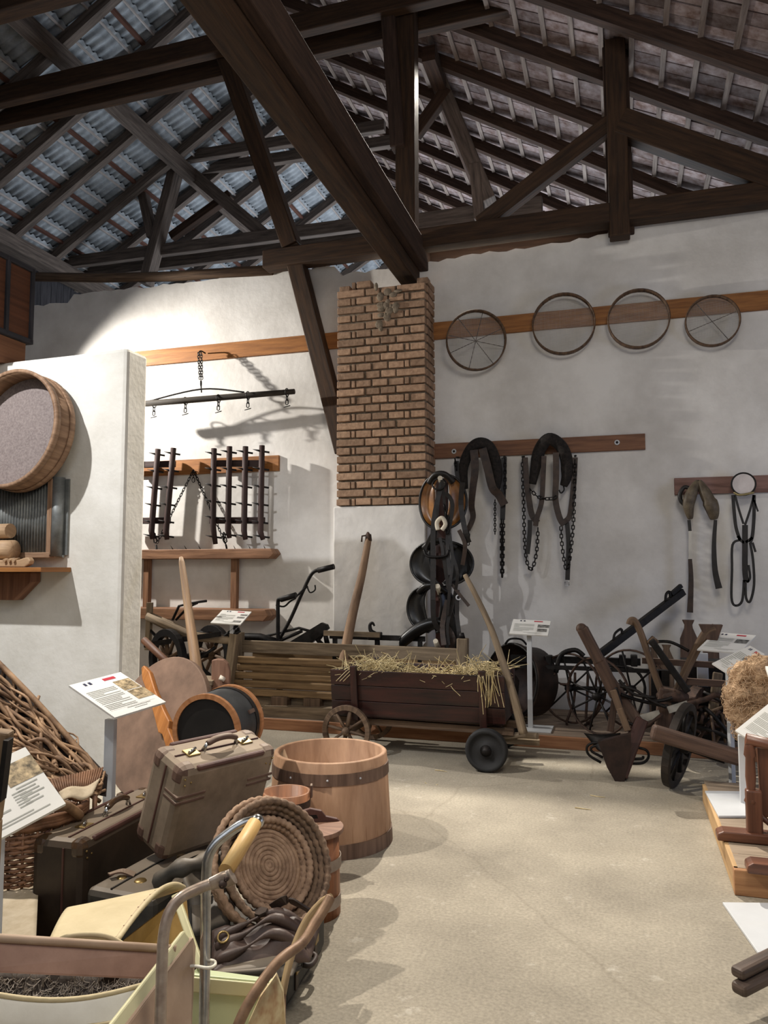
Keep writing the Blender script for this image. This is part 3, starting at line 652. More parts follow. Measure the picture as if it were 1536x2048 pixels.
t.part('strap', MB().strap([P8(1380, 1062), P8(1380, 1120)], .026, .008), mat('white_strap', (190, 186, 176), rough=.7, bump=.1), label='white section of strap')
t.part('strap', MB().strap([P8(1380, 1118), P8(1382, 1160), P8(1380, 1225)], [.035, .055], .009), M_leatherb)
t.part('strap', MB().strap([P8(1431, 1040), P8(1428, 1090), P8(1430, 1140), P8(1438, 1177)], [.03, .06], .009), M_leather)
t.part('peg', MB().tube([P8(1397, 960)+Y3*.13, P8(1397, 962, .0)], .012, 6), M_iron)
t = Thing('bridle', 'thin black bridle of looped straps with a white drum-like ring, far right on the wall', 'bridle', P8(1487, 970), GH)
t.part('ring_face', MB().disc(P8(1487, 968, .0), (0, -1, 0), .105, 32, .02), mat('cream_disc', (196, 186, 182), (214, 206, 202), rough=.4, bump=0))
t.part('peg', MB().tube([P8(1487, 968)+Y3*.13, P8(1487, 968, -.01)], .012, 6), M_iron)
t.part('ring_rim', MB().ring(P8(1487, 968, .02), (0, -1, 0), .105, .008, 32, 6), M_iron)
t.part('brass_bar', MB().tube(spline([P8(1468, 985, .03), P8(1480, 990, .04), P8(1508, 985, .03)], 5), .012, 6), mat('dull_brass', (150, 136, 96), rough=.4, metal=.6, bump=0))
for pts, w in (([(1466, 990), (1468, 1020), (1472, 1055), (1480, 1080)], .03), ([(1470, 990), (1478, 1020), (1487, 1048)], .02), ([(1508, 990), (1500, 1020), (1490, 1050)], .02), ([(1508, 990), (1508, 1030), (1505, 1070), (1500, 1085)], .03),
               ([(1490, 1050), (1490, 1090), (1490, 1140), (1493, 1165)], .05), ([(1480, 1080), (1465, 1090), (1464, 1140), (1463, 1195), (1470, 1211), (1484, 1202), (1488, 1160)], .022), ([(1500, 1085), (1506, 1120), (1508, 1170), (1500, 1203), (1492, 1195), (1491, 1160)], .022), ([(1475, 1072), (1488, 1085), (1505, 1075)], .025), ([(1497, 1130), (1500, 1155), (1494, 1165)], .02), ([(1508, 1000), (1516, 1023)], .015), ([(1505, 1085), (1511, 1104)], .02)):
    t.part('strap', MB().strap([P8(*p, .03) for p in pts], w, .007), M_leather)
# ================================================================== tack stacked on the corner of the pillar
QY = 7.5
def Q(px, py, o=0.0): return PY(px, py, QY-o)
M_shine = mat('glossy_black_leather', (9, 9, 9), (22, 20, 19), rough=.36, scale=10, bump=.08, spec=.4)
M_horn = mat('pale_wood_peg', (186, 176, 156), (206, 198, 180), rough=.6, bump=.05)
M_gold = mat('amber_varnished_collar', (96, 58, 24), (160, 108, 50), rough=.3, scale=5, bump=.1, spec=.6)
t = Thing('peg_rail', 'upright black board with pale pegs on the pillar corner carrying the tack', 'rack', Q(885, 1010))
t.part('board', MB().bar(PY(884, 958, 7.66), PY(884, 1300, 7.66), .12, .05, up=(0, 1, 0)), M_darkw, bevel=.004)
for px, py in ((880, 956), (875, 1172), (871, 1282)): t.part('peg', MB().tube([PY(px+8, py+22, 7.66), PY(px, py, 7.3)], [.03, .024], 10), M_horn)
def collar(label, c, rx, rz, m, top=None, lw=1.0, rw=1.0):
    ctr = Q(*c, .03); k = FPX/(ctr-CAM).dot(FW); rx /= k; rz /= k
    t = Thing('horse_collar', label, 'horse collar', ctr, 'horse collars stacked on the pillar corner')
    for sg, wf in ((-1, lw), (1, rw)):
        def flap(u, v, sg=sg, wf=wf):
            a = .12+(pi-.2)*u; i_ = .32+.1*cos(a); f = i_+(1-i_)*v
            return ctr+V((sg*rx*wf*sin(a)**.8*f, .09*sin(pi*.5*v)*sin(a)-.05*v*v-.02, rz*cos(a)*(.88+.12*v)))
        fl = t.part('side_flap', MB().grid(flap, 22, 10), m, solid=.016)
        t.part('edge_roll', MB().tube([flap(i/22, 1) for i in range(23)], .013, 7), M_shine, parent=fl)
    t.part('arch', MB().tube(spline([ctr+V((-rx*.5, -.04, rz*.7)), ctr+V((-rx*.2, -.08, rz*.98)), ctr+V((rx*.2, -.08, rz*.98)), ctr+V((rx*.5, -.04, rz*.7))], 5), .03, 9, sx=1.4), top or m)
    t.part('back_plate', MB().box(ctr+V((0, .06, rz*.55)), (.07, .03, .1)), M_darkw)
    return t
collar('upper horse collar with amber varnished sides, just below the bricks', (885, 1004), 48, 54, M_gold, M_leather)
collar('middle horse collar, glossy black and widest, on the pillar corner', (882, 1127), 64, 44, M_shine, M_leather)
collar('lower horse collar, black, above the saddle pad', (868, 1217), 56, 46, M_shine, None, 1.0, .75)
t = Thing('saddle_pad', 'curved black saddle pad lying below the stacked horse collars', 'saddle', Q(845, 1275))
def sp(u, v):
    a = lerp(Q(800, 1298, .1), Q(895, 1250, .1), u); b = lerp(Q(812, 1272, .0), Q(875, 1240, -.05), u); p = lerp(a, b, v); return p+V((0, -.1*sin(pi*v), .05*sin(pi*u)+.03*sin(pi*v)))
t.part('pad', MB().grid(sp, 14, 8), M_shine, solid=.05)
t.part('strap', MB().strap([Q(890, 1250, .12), Q(905, 1275, .14), Q(902, 1305, .12)], .06, .01), M_leatherb)
t = Thing('tangled_tack', 'tangle of dark bridle straps and rings hanging over the stacked horse collars', 'bridle', Q(885, 1100))
R_ = random.Random(5)
for pts in ([(884, 965), (868, 1040), (866, 1120), (866, 1200)], [(884, 960), (892, 1030), (905, 1110), (900, 1170), (895, 1230)], [(880, 975), (876, 1010), (872, 1060), (866, 1095)], [(890, 985), (905, 1010), (895, 1080), (900, 1150)],
            [(868, 1060), (850, 1100), (862, 1114), (885, 1112), (880, 1075)], [(905, 1110), (915, 1150), (905, 1210), (895, 1250), (898, 1290)], [(866, 1200), (868, 1240), (880, 1262)], [(918, 1060), (930, 1090), (925, 1130)], [(885, 1085), (890, 1130), (898, 1180)],
            [(905, 1170), (920, 1190), (938, 1212)], [(915, 1180), (914, 1230), (918, 1270), (912, 1292)], [(895, 1200), (885, 1250), (888, 1290)], [(925, 965), (922, 1010), (930, 1060), (938, 1085)]):
    t.part('strap', MB().strap([Q(*p, .17+R_.uniform(0, .05)) for p in pts], R_.choice([.03, .04, .05]), .008), R_.choice([M_leather, M_leatherb, M_leather]))
t.part('ring', MB().ring(Q(878, 968, .2), (0, -1, .5), .065, .009, 18, 6), M_iron); t.part('ring', MB().ring(Q(917, 1195, .2), (.3, -1, .2), .022, .007, 14, 6), M_steelw)
t.part('bit_bar', MB().tube(spline([Q(848, 1100, .2), Q(856, 1113, .22), Q(890, 1112, .22), Q(897, 1100, .2)], 5), .012, 6), M_iron)
t.part('loop', MB().tube(spline([Q(876, 1060, .22), Q(874, 1045, .22), Q(884, 1036, .23), Q(891, 1048, .23), Q(884, 1060, .23)], 5), .022, 8), M_horn, label='pale felt loop')
t.part('chain', MB().chain([Q(888, 1010, .2), Q(895, 1040, .2), Q(893, 1070, .2)], .045, .008), M_iron)
t.part('side_flap', MB().prism([(-.07, -.2), (.05, -.26), (.08, .0), (.0, .26), (-.05, .2)], Q(903, 1265, .08), (1, 0, 0), (0, 0, 1), .02), M_leather)
# ================================================================== hand wagon with straw
def wheel(t, c, axis, R, rim=.022, hub=.035, nsp=8, m=None, mh=None, name='wheel', sp=.012, depth=.045, label=None, sq=True):
    """spoked wheel: felloe, hub, spokes as one wheel part with sub-parts"""
    c = V(c); z = V(axis).normalized(); x = frame(z)[1]; y = z.cross(x); m = m or M_oldw
    w = t.part(name, MB().lathe([(R-rim*1.6, -depth/2), (R, -depth/2), (R, depth/2), (R-rim*1.6, depth/2), (R-rim*1.6, -depth/2)], c, z, 32, smooth=False), m, bevel=.003, label=label)
    t.part('hub', MB().lathe([(1e-3, -depth*1.3), (hub*.7, -depth*1.3), (hub, -depth*.4), (hub, depth*.4), (hub*.7, depth*1.3), (1e-3, depth*1.3)], c, z, 14), mh or m, parent=w)
    for k in range(nsp):
        a = 2*pi*k/nsp+.2; d = x*cos(a)+y*sin(a); t.part('spoke', MB().tube([c+d*hub*.8, c+d*(R-rim)], [sp*1.15, sp*.85], 6, sx=1.4), mh or m, parent=w)
    return w
M_wag = wood('wagon_dark_red_wood', (22, 11, 10), (60, 28, 22), rough=.42, c3=(92, 50, 36), grain=14, spec=.5)
M_straw = mat('pale_straw', (170, 148, 100), (216, 200, 156), rough=.7, scale=12, island=.3, bump=0)
WF = 5.98
A = PY(660, 1338, WF); B = PY(1008, 1358, WF); Cc = PY(1012, 1456, WF); Dd = PY(664, 1428, WF)
xl, xr = A.x, B.x; zt_ = A.z; zb = (Cc.z+Dd.z)/2; dep = .62
t = Thing('hand_wagon', 'dark red-brown wooden hand wagon filled with straw', 'wagon', ((xl+xr)/2, WF+dep/2, 0))
# flared box
def board(x0, x1, y0, y1, z0, z1, n=3, m=M_wag, name='side_board'):
    mb = MB()
    for k in range(n):
        f0, f1 = k/n, (k+1)/n-.012
        a, b = V((x0, y0+(y1-y0)*f0, z0+(z1-z0)*f0)), V((x0, y0+(y1-y0)*f1, z0+(z1-z0)*f1)); dx = V((x1-x0, 0, 0)); th = V((0, .022, 0))
        mb.hexa([a, a+th, b+th, b, a+dx, a+th+dx, b+th+dx, b+dx])
    return t.part(name, mb, m, bevel=.003)
board(xl, xr, WF+.06, WF, zb, zt_, 3); board(xl, xr, WF+dep-.08, WF+dep-.02, zb, zt_, 3)
for x in (xl+.02, xr-.04): t.part('end_board', MB().hexa([V((x, WF+.08, zb)), V((x+.022, WF+.08, zb)), V((x+.022, WF+dep-.08, zb)), V((x, WF+dep-.08, zb)), V((x, WF+.03, zt_-.01)), V((x+.022, WF+.03, zt_-.01)), V((x+.022, WF+dep-.03, zt_-.01)), V((x, WF+dep-.03, zt_-.01))]), M_wag, bevel=.003)
t.part('floor_board', MB().box(((xl+xr)/2, WF+dep/2, zb), (xr-xl-.04, dep-.16, .025)), M_wag)
for px in (708, 965):
    p = PY(px, 1400, WF); 
    for yy, y2 in ((WF+.04, WF-.02), (WF+dep-.06, WF+dep)): t.part('stanchion', MB().bar((p.x, yy, zb-.03), (p.x, y2, zt_+.035), .055, .035, up=(0, 1, 0)), M_wag, bevel=.004)
for y in (WF+.15, WF+dep-.17): t.part('chassis_beam', MB().bar((xl-.05, y, zb-.05), (xr+.05, y, zb-.07), .05, .055), M_oldw, bevel=.004)
rw = PY(697, 1458, WF+.03); fwl = PY(973, 1500, WF-.15)
R1 = 50/FPX*(rw-CAM).dot(FW); R2 = fwl.z-.001
for y in (WF-.02, WF+dep+.02): wheel(t, (rw.x, y, R1+.002), (0, 1, 0), R1, .024, .032, 8, M_oldw, depth=.04)
for y, lab in ((WF-.16, 'solid black disc wheel with rubber tyre'), (WF+dep+.05, None)):
    c = V((fwl.x, y, R2)); w = t.part('wheel', MB().lathe([(.012, -.022), (R2*.3, -.02), (R2*.34, -.008), (R2*.72, -.006), (R2*.78, -.022), (R2*.86, -.03), (R2*.97, -.026), (R2, -.008), (R2, .03), (R2*.86, .04), (.012, .03)], c, (0, 1, 0), 36), mat('black_rubber', (20, 20, 21), (32, 32, 33), rough=.75, bump=.1), label=lab)
    t.part('hub', MB().lathe([(1e-3, -.05), (.022, -.05), (.03, -.03), (.045, -.02), (.05, .0)], c, (0, 1, 0), 14), M_iron, parent=w)
t.part('axle', MB().bar((rw.x, WF-.05, R1), (rw.x, WF+dep+.05, R1), .05, .06), M_oldw); t.part('axle', MB().bar((fwl.x, WF-.18, R2), (fwl.x, WF+dep+.08, R2), .035, .035), M_iron)
t.part('bolster', MB().bar((fwl.x, WF+.08, zb-.1), (fwl.x, WF+dep-.1, zb-.1), .07, .07), M_oldw, bevel=.005); t.part('bolster', MB().bar((rw.x, WF+.08, (R1+zb)/2), (rw.x, WF+dep-.1, (R1+zb)/2), .07, .09), M_oldw, bevel=.005)
t.part('turntable', MB().bar((fwl.x-.2, WF+.2, zb-.15), (fwl.x+.35, WF+.25, zb-.16), .06, .04), M_greyw).location
t.part('drawbar_fork', MB().tube([V((fwl.x+.0, WF+.2, R2+.02)), PY(1040, 1470, WF+.15), PY(1075, 1472, WF+.1)], .025, 7), M_greyw)
# straw: a loose fill nobody could count
mb = MB(); R_ = random.Random(11)
def blade(p, d, L, w=.0035):
    d = d.normalized(); m_ = p+d*L*.5+V((0, 0, R_.uniform(-.02, .03))); e = p+d*L; mb.tube([p, m_, e], [w, w, w*.6], 3, cap=False)
for k in range(480):
    x = R_.uniform(xl+.05, xr-.05); y = R_.uniform(WF+.05, WF+dep-.06); h = zt_-.05+.05*sin(6*(x-xl))*sin(5*(y-WF))+R_.uniform(0, .05)
    blade(V((x, y, h)), V((R_.gauss(0, 1), R_.gauss(0, .8), R_.gauss(.05, .35))), R_.uniform(.07, .22))
for k in range(60):
    x = R_.choice([R_.uniform(xl+.05, xl+.5), R_.uniform(xr-.4, xr-.05), R_.uniform(xl, xr-.05)]); y = WF+R_.uniform(0, .2)
    blade(V((x, y, zt_-.01)), V((R_.gauss(0, .5), R_.gauss(-.1, .3), R_.uniform(.3, 1))), R_.uniform(.08, .2))
for k in range(20):
    x = R_.uniform(xr-.2, xr-.02); p = V((x, WF-.012-R_.uniform(0, .02), zt_+.01)); mb.tube(spline([p+V((0, .08, .02)), p+V((R_.uniform(-.03, .03), 0, 0)), p+V((R_.uniform(-.05, .06), -.02, -R_.uniform(.05, .3)))], 4), .003, 3, cap=False)
for k in range(3): p = V((xl+.17+.1*k*.3, WF-.01, zt_+.01)); mb.tube(spline([p+V((.06, .05, .03)), p, p+V((-.1, -.03, -.1))], 4), .003, 3, cap=False)
mb.box(((xl+xr)/2, WF+dep/2, zt_-.13), (xr-xl-.1, dep-.14, .05))
o = single('straw', mb, M_straw, 'pale loose straw filling and spilling from the hand wagon', 'straw', ((xl+xr)/2, WF+dep/2, zt_)); o['kind'] = 'stuff'
mb = MB()
for k in range(120): x, y = PZ(R_.uniform(1020, 1060), R_.uniform(1440, 1480), 0).xy; blade(V((x, min(y+.3, 7.85), .1+R_.uniform(0, .04))), V((R_.gauss(0, 1), R_.gauss(0, 1), R_.gauss(0, .2))), R_.uniform(.06, .16))
o = single('straw', mb, M_straw, 'tuft of straw on the platform edge behind the right wagon wheel', 'straw', PZ(1040, 1460, 0)); o['kind'] = 'stuff'
mb = MB()
for px, py in ((735, 1562), (850, 1565), (1180, 1590), (1150, 1615), (870, 1540), (640, 1545)): p = PZ(px, py, .004); blade(p, V((1, R_.uniform(-.4, .1), 0)), .1)
o = single('straw', mb, M_straw, 'few loose straws scattered on the concrete floor', 'straw', PZ(900, 1570, 0)); o['kind'] = 'stuff'
# curved pale drawbar leaning at the right end
p = [PY(930, 1150, 6.35), PY(950, 1188, 6.3), PY(980, 1252, 6.22), PY(1004, 1320, 6.12), PY(1025, 1385, 6.05), PY(1047, 1468, 6.02)]
single('wagon_pole', MB().tube(spline(p, 6), [.02+.016*i/30 for i in range(31)], 10), M_greyw, 'long pale curved pole leaning up at the right end of the hand wagon', 'pole', p[-1])
p0, p1 = PY(1026, 1312, 6.6), PY(1040, 1490, 6.5)
# ================================================================== slatted trough behind the wagon
TYf = 6.95
a = PY(455, 1318, TYf); b = PY(660, 1318, TYf); zt2 = PY(560, 1293, TYf+.1).z; zb2 = PY(560, 1395, TYf).z
M_tr = wood('grooved_trough_wood', (92, 70, 46), (150, 122, 86), rough=.65, island=.12)
xL, xR_ = a.x, PY(928, 1310, TYf+.3).x
t = Thing('slatted_trough', 'long weathered trough of grooved horizontal boards behind the hand wagon', 'trough', ((xL+xR_)/2, TYf+.2, .1))
h = (zt2-zb2-.1)/5
for k in range(5):
    z = zb2+h*(k+.5); t.part('board', MB().bar((xL+.02*k, TYf+.10-.03*abs(k-3), z), (xR_-.03, TYf+.10-.03*abs(k-3), z), .05, h-.008), M_tr, bevel=.012)
t.part('top_rail', MB().bar((xL-.02, TYf+.22, zt2-.02), (xR_, TYf+.22, zt2-.04), .05, .12), M_greyw, bevel=.005)
t.part('back_board', MB().box(((xL+xR_)/2, TYf+.5, (zt2+zb2)/2), (xR_-xL-.06, .03, zt2-zb2)), M_tr)
for x, px in ((xL, 460), (xR_, 930)):
    t.part('end_post', MB().bar((x, TYf+.2, .1), (x+.01, TYf+.2, zt2+.12), .1, .1), M_greyw, bevel=.008); t.part('cap', MB().tube([V((x, TYf+.2, zt2+.12)), V((x, TYf+.2, zt2+.17))], [.035, .02], 10), M_iron)
t.part('sill_beam', MB().bar((xL-.05, TYf+.1, zb2-.06), (xR_+.1, TYf+.1, zb2-.07), .09, .09), M_greyw, bevel=.006)
t.part('sill_beam', MB().bar(PY(530, 1422, TYf-.05), PY(720, 1428, TYf-.05), .12, .11), M_greyw, bevel=.006)
for px in (560, 625): 
    p = PY(px, 1410, TYf-.02); t.part('block', MB().box((p.x, TYf+.05, .19), (.17, .2, .18)), M_oldw, bevel=.005)
# ================================================================== poles
p0, p1 = PY(737, 1078, 7.55), PY(686, 1330, 7.15)
t = Thing('round_pole', 'thick barked wooden pole with iron tip leaning against the plastered pillar foot', 'pole', p1)
t.part('shaft', MB().tube(spline([p0, lerp(p0, p1, .3)+X3*.006, lerp(p0, p1, .65)-X3*.008, p1], 6), [.034+.02*i/18 for i in range(19)], 12), wood('barked_pole_wood', (92, 70, 54), (160, 130, 102), rough=.7, grain=10))
t.part('iron_tip', MB().ring(p0+Z3*.02, (1, .5, .2), .04, .016, 14, 7).tube([p0-Z3*.02, p0+Z3*.05], [.038, .03], 10).tube([p0+Z3*.04, p0+V((-.06, -.03, .03)), p0+V((-.065, -.03, -.03))], .01, 6), M_rust)
p0, p1 = PY(362, 1115, 4.95), PY(405, 1420, 4.5)
single('long_handle', MB().tube([p0-V((0, 0, -.0)), lerp(p0, p1, .04), lerp(p0, p1, .5), p1, V((p1.x+(p1.x-p0.x)*.45, p1.y+(p1.y-p0.y)*.45, .0))], [.014, .022, .034, .043, .045], 12), M_pale, 'tall pale wooden handle standing up behind the black round box', 'pole', p1)
# ================================================================== iron hand plough, back left
IY = 7.55
def I(px, py, o=0.0): return PY(px, py, IY-o)
t = Thing('iron_hand_plough', 'black iron hand plough with two bent handles, against the wall left of the pillar', 'plough', I(560, 1300))
t.part('handle', MB().tube(spline([I(552, 1290), I(580, 1240), I(607, 1180), I(625, 1146), I(645, 1139), I(668, 1134)], 6), .02, 8), M_iron)
t.part('grip', MB().tube([I(636, 1141), I(668, 1133)], .03, 10), M_iron)
t.part('handle', MB().tube(spline([I(556, 1290, .1), I(556, 1240, .1), I(556, 1205, .1), I(560, 1198, .12), I(572, 1195, .14), I(592, 1190, .15)], 6), .022, 8), M_iron)
t.part('grip', MB().tube([I(562, 1199, .12), I(592, 1190, .15)], .03, 10), M_iron)
t.part('stay', MB().tube([I(590, 1195, .1), I(615, 1172)], .012, 6).tube(spline([I(552, 1210, .1), I(568, 1213, .1), I(580, 1203, .1), I(592, 1196, .08)], 4), .01, 6), M_iron)
t.part('hook', MB().tube(spline([I(614, 1172), I(620, 1185), I(630, 1180), I(630, 1170)], 5), .008, 6), M_iron)
t.part('beam', MB().tube([I(395, 1266, .1), I(470, 1273, .1), I(520, 1275, .1), I(560, 1288, .1)], [.03, .04, .045, .05], 8), M_iron)
t.part('brace', MB().tube([I(500, 1280), I(598, 1256), I(640, 1268)], .016, 6).tube([I(540, 1290), I(604, 1262)], .02, 6).tube([I(560, 1295), I(630, 1262)], .014, 6), M_iron)
t.part('share', MB().prism([(-.3, -.12), (-.02, -.13), (.26, .1), (.24, .14), (.18, .16)], I(612, 1275), (1, 0, 0), (0, 0, 1), .05), M_iron)
t.part('foot', MB().tube([I(650, 1296), I(636, 1280), I(650, 1266), I(656, 1295)], .03, 6), M_iron)
t.part('foot_rail', MB().bar((I(480, 1290).x, IY, .14), (I(650, 1290).x, IY, .14), .06, .08).bar((I(560, 1290).x, IY, .14), I(560, 1296), .05, .05), M_iron)
# second iron tool with long bar to the right (behind the wagon)
t = Thing('iron_bar_tool', 'black iron bar with a hooked upright, lying behind the trough before the pillar', 'farm tool', PY(760, 1280, 7.45))
J = lambda px, py, o=0.0: PY(px, py, 7.45-o)
t.part('bar', MB().bar(J(660, 1272), J(850, 1278), .035, .05), M_iron); t.part('bar', MB().bar(J(648, 1266, .1), J(760, 1270, .1), .03, .05), M_greyw)
t.part('hook', MB().tube(spline([J(755, 1300), J(753, 1272), J(742, 1262), J(740, 1250), J(745, 1246), J(749, 1252)], 5), [.03-.0008*i for i in range(26)], 8), M_iron)
t.part('clamp', MB().box(J(750, 1272), (.14, .07, .08)), M_iron, bevel=.01)
for px in (670, 840): p = J(px, 1275); t.part('leg', MB().bar(p, (p.x, p.y, .1), .04, .04), M_iron)
# ================================================================== two-wheeled implement at far left
W = lambda px, py, o=0.0: PY(px, py, 6.95-o)
t = Thing('wheeled_implement', 'dark wooden two-wheeled farm implement behind the partition edge', 'farm cart', W(350, 1330))
c1 = W(335, 1318, .1); R1_ = 60/FPX*(c1-CAM).dot(FW)
c2 = W(425, 1308, -.45); R2_ = 58/FPX*(c2-CAM).dot(FW)
wheel(t, c1, (.45, 1, 0), R1_, .045, .06, 10, M_iron, M_oldw, sp=.018, depth=.06)
wheel(t, c2, (.45, 1, 0), R2_, .045, .06, 10, M_iron, M_oldw, sp=.018, depth=.06)
t.part('axle', MB().tube([c1, c2], .035, 8), M_iron)
t.part('pole', MB().tube([W(296, 1232), W(330, 1248), W(385, 1272), W(470, 1282)], [.05, .055, .05, .04], 8), M_greyw)
t.part('frame_rail', MB().bar(W(290, 1290, .15), W(440, 1268, .1), .05, .05).bar(W(350, 1266, -.1), W(470, 1277, -.1), .05, .06), M_iron)
t.part('lever', MB().tube([W(345, 1240), W(358, 1212), W(382, 1206), W(413, 1202)], .014, 6).tube([W(352, 1240), W(375, 1215), W(395, 1206)], .012, 6), M_iron)
t.part('post', MB().bar(W(296, 1300), W(300, 1205), .05, .05), M_greyw)
for a, b in (((300, 1260), (340, 1300)), ((360, 1300), (420, 1350)), ((440, 1285), (480, 1262)), ((380, 1330), (430, 1295)), ((430, 1290), (475, 1250))): t.part('rod', MB().tube([W(*a), W(*b)], .016, 6), M_iron)
t.part('shaft', MB().tube([W(288, 1280, .5), W(330, 1320, .6), W(385, 1356, .7)], [.035, .035, .03], 8), wood('reddish_shaft_wood', (84, 52, 34), (128, 86, 58), rough=.6))
t.part('stand', MB().bar(W(470, 1268, .0), (W(455, 1340).x, 6.9, .1), .08, .08), M_greyw)
# ================================================================== partition wall objects
PWY = 4.75
def PW(px, py, o=0.0): return PY(px, py, PWY-o)
M_hoopL = wood('tan_sieve_hoop', (112, 84, 62), (158, 126, 98), rough=.65)
c = PW(45, 862, .17); kx = (c-CAM).dot(FW)/FPX; Rr = 119*kx; ax = V((-.06, -1, .10)).normalized()
c = PW(36, 862, .15)
t = Thing('grain_sieve', 'large deep round wooden grain sieve hung on the partition wall', 'sieve', c)
t.part('hoop', MB().lathe([(Rr, -.09), (Rr, .09), (Rr-.014, .09), (Rr-.014, -.09), (Rr, -.09)], c, ax, 48), M_hoopL)
t.part('mesh_bottom', MB().disc(c-ax*.07, ax, Rr-.012, 48, .006), mat('grey_sieve_bottom', (112, 100, 96), (140, 128, 122), rough=.85, scale=60, bump=.4))
t.part('rim_band', MB().lathe([(Rr+.001, -.092), (Rr+.011, -.092), (Rr+.011, -.045), (Rr+.001, -.045), (Rr+.001, -.092)], c, ax, 48), M_hoopL)
t.part('rim_band', MB().lathe([(Rr+.001, .05), (Rr+.01, .05), (Rr+.01, .093), (Rr-.016, .093), (Rr-.016, .085), (Rr+.001, .085)], c, ax, 48), M_hoopL)
t.part('wire_clip', MB().ring(c+V((Rr*.86, .0, -.12)), (0, 0, 1), .03, .004, 10, 5), M_iron)
# washboard
M_zinc = mat('dull_zinc', (104, 106, 104), (140, 142, 138), rough=.5, metal=.55, scale=9, bump=.1)
a = PW(-60, 965, .05); b = PW(137, 1110, .05)
t = Thing('washboard', 'ribbed zinc washboard in wooden frame behind the round sieve on the partition', 'washboard', V(((a.x+b.x)/2, PWY, b.z)))
wx0, wx1 = a.x, PW(104, 1000, .05).x
def wf(u, v): x = wx0+(wx1-wx0)*u; return V((x, PWY-.07-.008*sin(2*pi*x/.026), b.z+.02+(a.z-b.z-.04)*v))
t.part('ribbed_sheet', MB().grid(wf, int((wx1-wx0)/.026*8), 1), M_zinc, solid=.002)
t.part('frame_side', MB().box((wx1+.015, PWY-.07, (a.z+b.z)/2), (.04, .05, a.z-b.z)), M_hoopL, bevel=.004)
t.part('frame_rail', MB().box(((wx0+wx1)/2, PWY-.07, b.z), (wx1-wx0+.06, .055, .04)), M_hoopL, bevel=.004)
t.part('zinc_edge', MB().lathe([(.045, 0), (.045, a.z-b.z+.02)], (wx1+.05, PWY-.045, b.z-.01), (0, 0, 1), 14, -pi*.9, pi*.55).tube([V((wx1+.03, PWY-.03, b.z)), V((wx1+.1, PWY-.03, b.z-.01))], .01, 6), M_zinc, solid=.004)
t.part('back_plate', MB().box(((wx0+wx1)/2+.04, PWY-.012, (a.z+b.z)/2), (wx1-wx0+.16, .016, a.z-b.z)), M_zinc)
# bracket shelf
sh0 = PW(84, 1135, .3); shb = PW(84, 1146, .3)
t = Thing('bracket_shelf', 'small wooden bracket shelf on the partition carrying carved wooden tools', 'shelf', V((sh0.x-.3, PWY, sh0.z)))
zS = sh0.z; SH = PWY-.3
t.part('shelf_board', MB().box((sh0.x-.45, PWY-.155, zS-.015), (.9, .31, .033)), M_rail, bevel=.004)
q = PW(72, 1150, .06)
t.part('bracket', MB().prism([(-1.3, -.02), (q.x-sh0.x+.0, -.02), (q.x-sh0.x, -.09), (q.x-sh0.x-.15, -.225), (-1.3, -.225)], (sh0.x, PWY-.06, zS-.015), (1, 0, 0), (0, 0, 1), .1), M_rail2, bevel=.006)
M_lw = wood('light_turned_wood', (150, 118, 86), (196, 164, 128), rough=.6)
p = PW(8, 1062, .18)
single('wooden_roller', MB().tube([p+V((-.3, .02, -.005)), p+V((.06, 0, 0))], [.056, .054], 16), M_lw, 'turned wooden roller lying topmost on the bracket shelf', 'roller', p-Z3*.055)
p = PW(12, 1098, .19)
single('wooden_block', MB().lathe([(1e-3, -.07), (.06, -.07), (.07, -.06), (.07, .07), (1e-3, .07)], (p.x, p.y, p.z-.005), (1, 0, 0), 22), M_lw, 'cut wooden drum block under the roller on the shelf', 'block', p-Z3*.05)
p = PW(40, 1122, .22)
t = Thing('carved_wooden_tool', 'flat wooden tool with rounded end and pegs at the front of the shelf', 'tool', V((p.x, p.y, zS)))
t.part('body', MB().prism([(-.35, -.03), (.06, -.03), (.1, -.01), (.11, .015), (.09, .04), (.05, .035), (.0, .02), (-.35, .02)], (p.x, p.y, zS+.034), (1, 0, 0), (0, 0, 1), .05, gx=True), M_lw, bevel=.008)
for k in range(3): t.part('peg', MB().tube([V((p.x-.02-.04*k, p.y-.045, zS+.05)), V((p.x-.035-.04*k, p.y+.03, zS+.062))], .012, 8), M_lw)
# dark chest on top of the partition
a = PY(68, 600, 5.0); XE = a.x
M_chest = wood('chest_brown', (66, 40, 26), (98, 60, 40), rough=.55)
zc0 = PTOP-.03; zc1 = PY(68, 538, 5.0).z; zb_c = PY(68, 690, 5.0).z
t = Thing('wooden_case', 'brown wooden case with black framed end standing on the partition top at the left edge', 'case', V((XE-.4, 4.75, zc0)))
t.part('base_plank', MB().box((XE-.45, 4.7, (zc0+zb_c)/2), (.86, .5, max(.02, zb_c-zc0))), M_rail2, bevel=.004)
t.part('body', MB().box((XE-.425, 4.65, (zb_c+zc1)/2), (.83, .68, zc1-zb_c-.01)), M_chest)
for zz in (zb_c+.022, zc1-.022): t.part('frame_rail', MB().box((XE-.42, 4.65, zz), (.86, .70, .04)), M_plank, bevel=.004)
for yy in (4.98, 4.72, 4.32): t.part('frame_post', MB().box((XE-.02, yy, (zb_c+zc1)/2), (.06, .035, zc1-zb_c-.02)), M_plank, bevel=.004)
# ================================================================== right-hand cluster of ploughs
M_plw = wood('plough_wood', (52, 38, 31), (92, 70, 57), rough=.65)
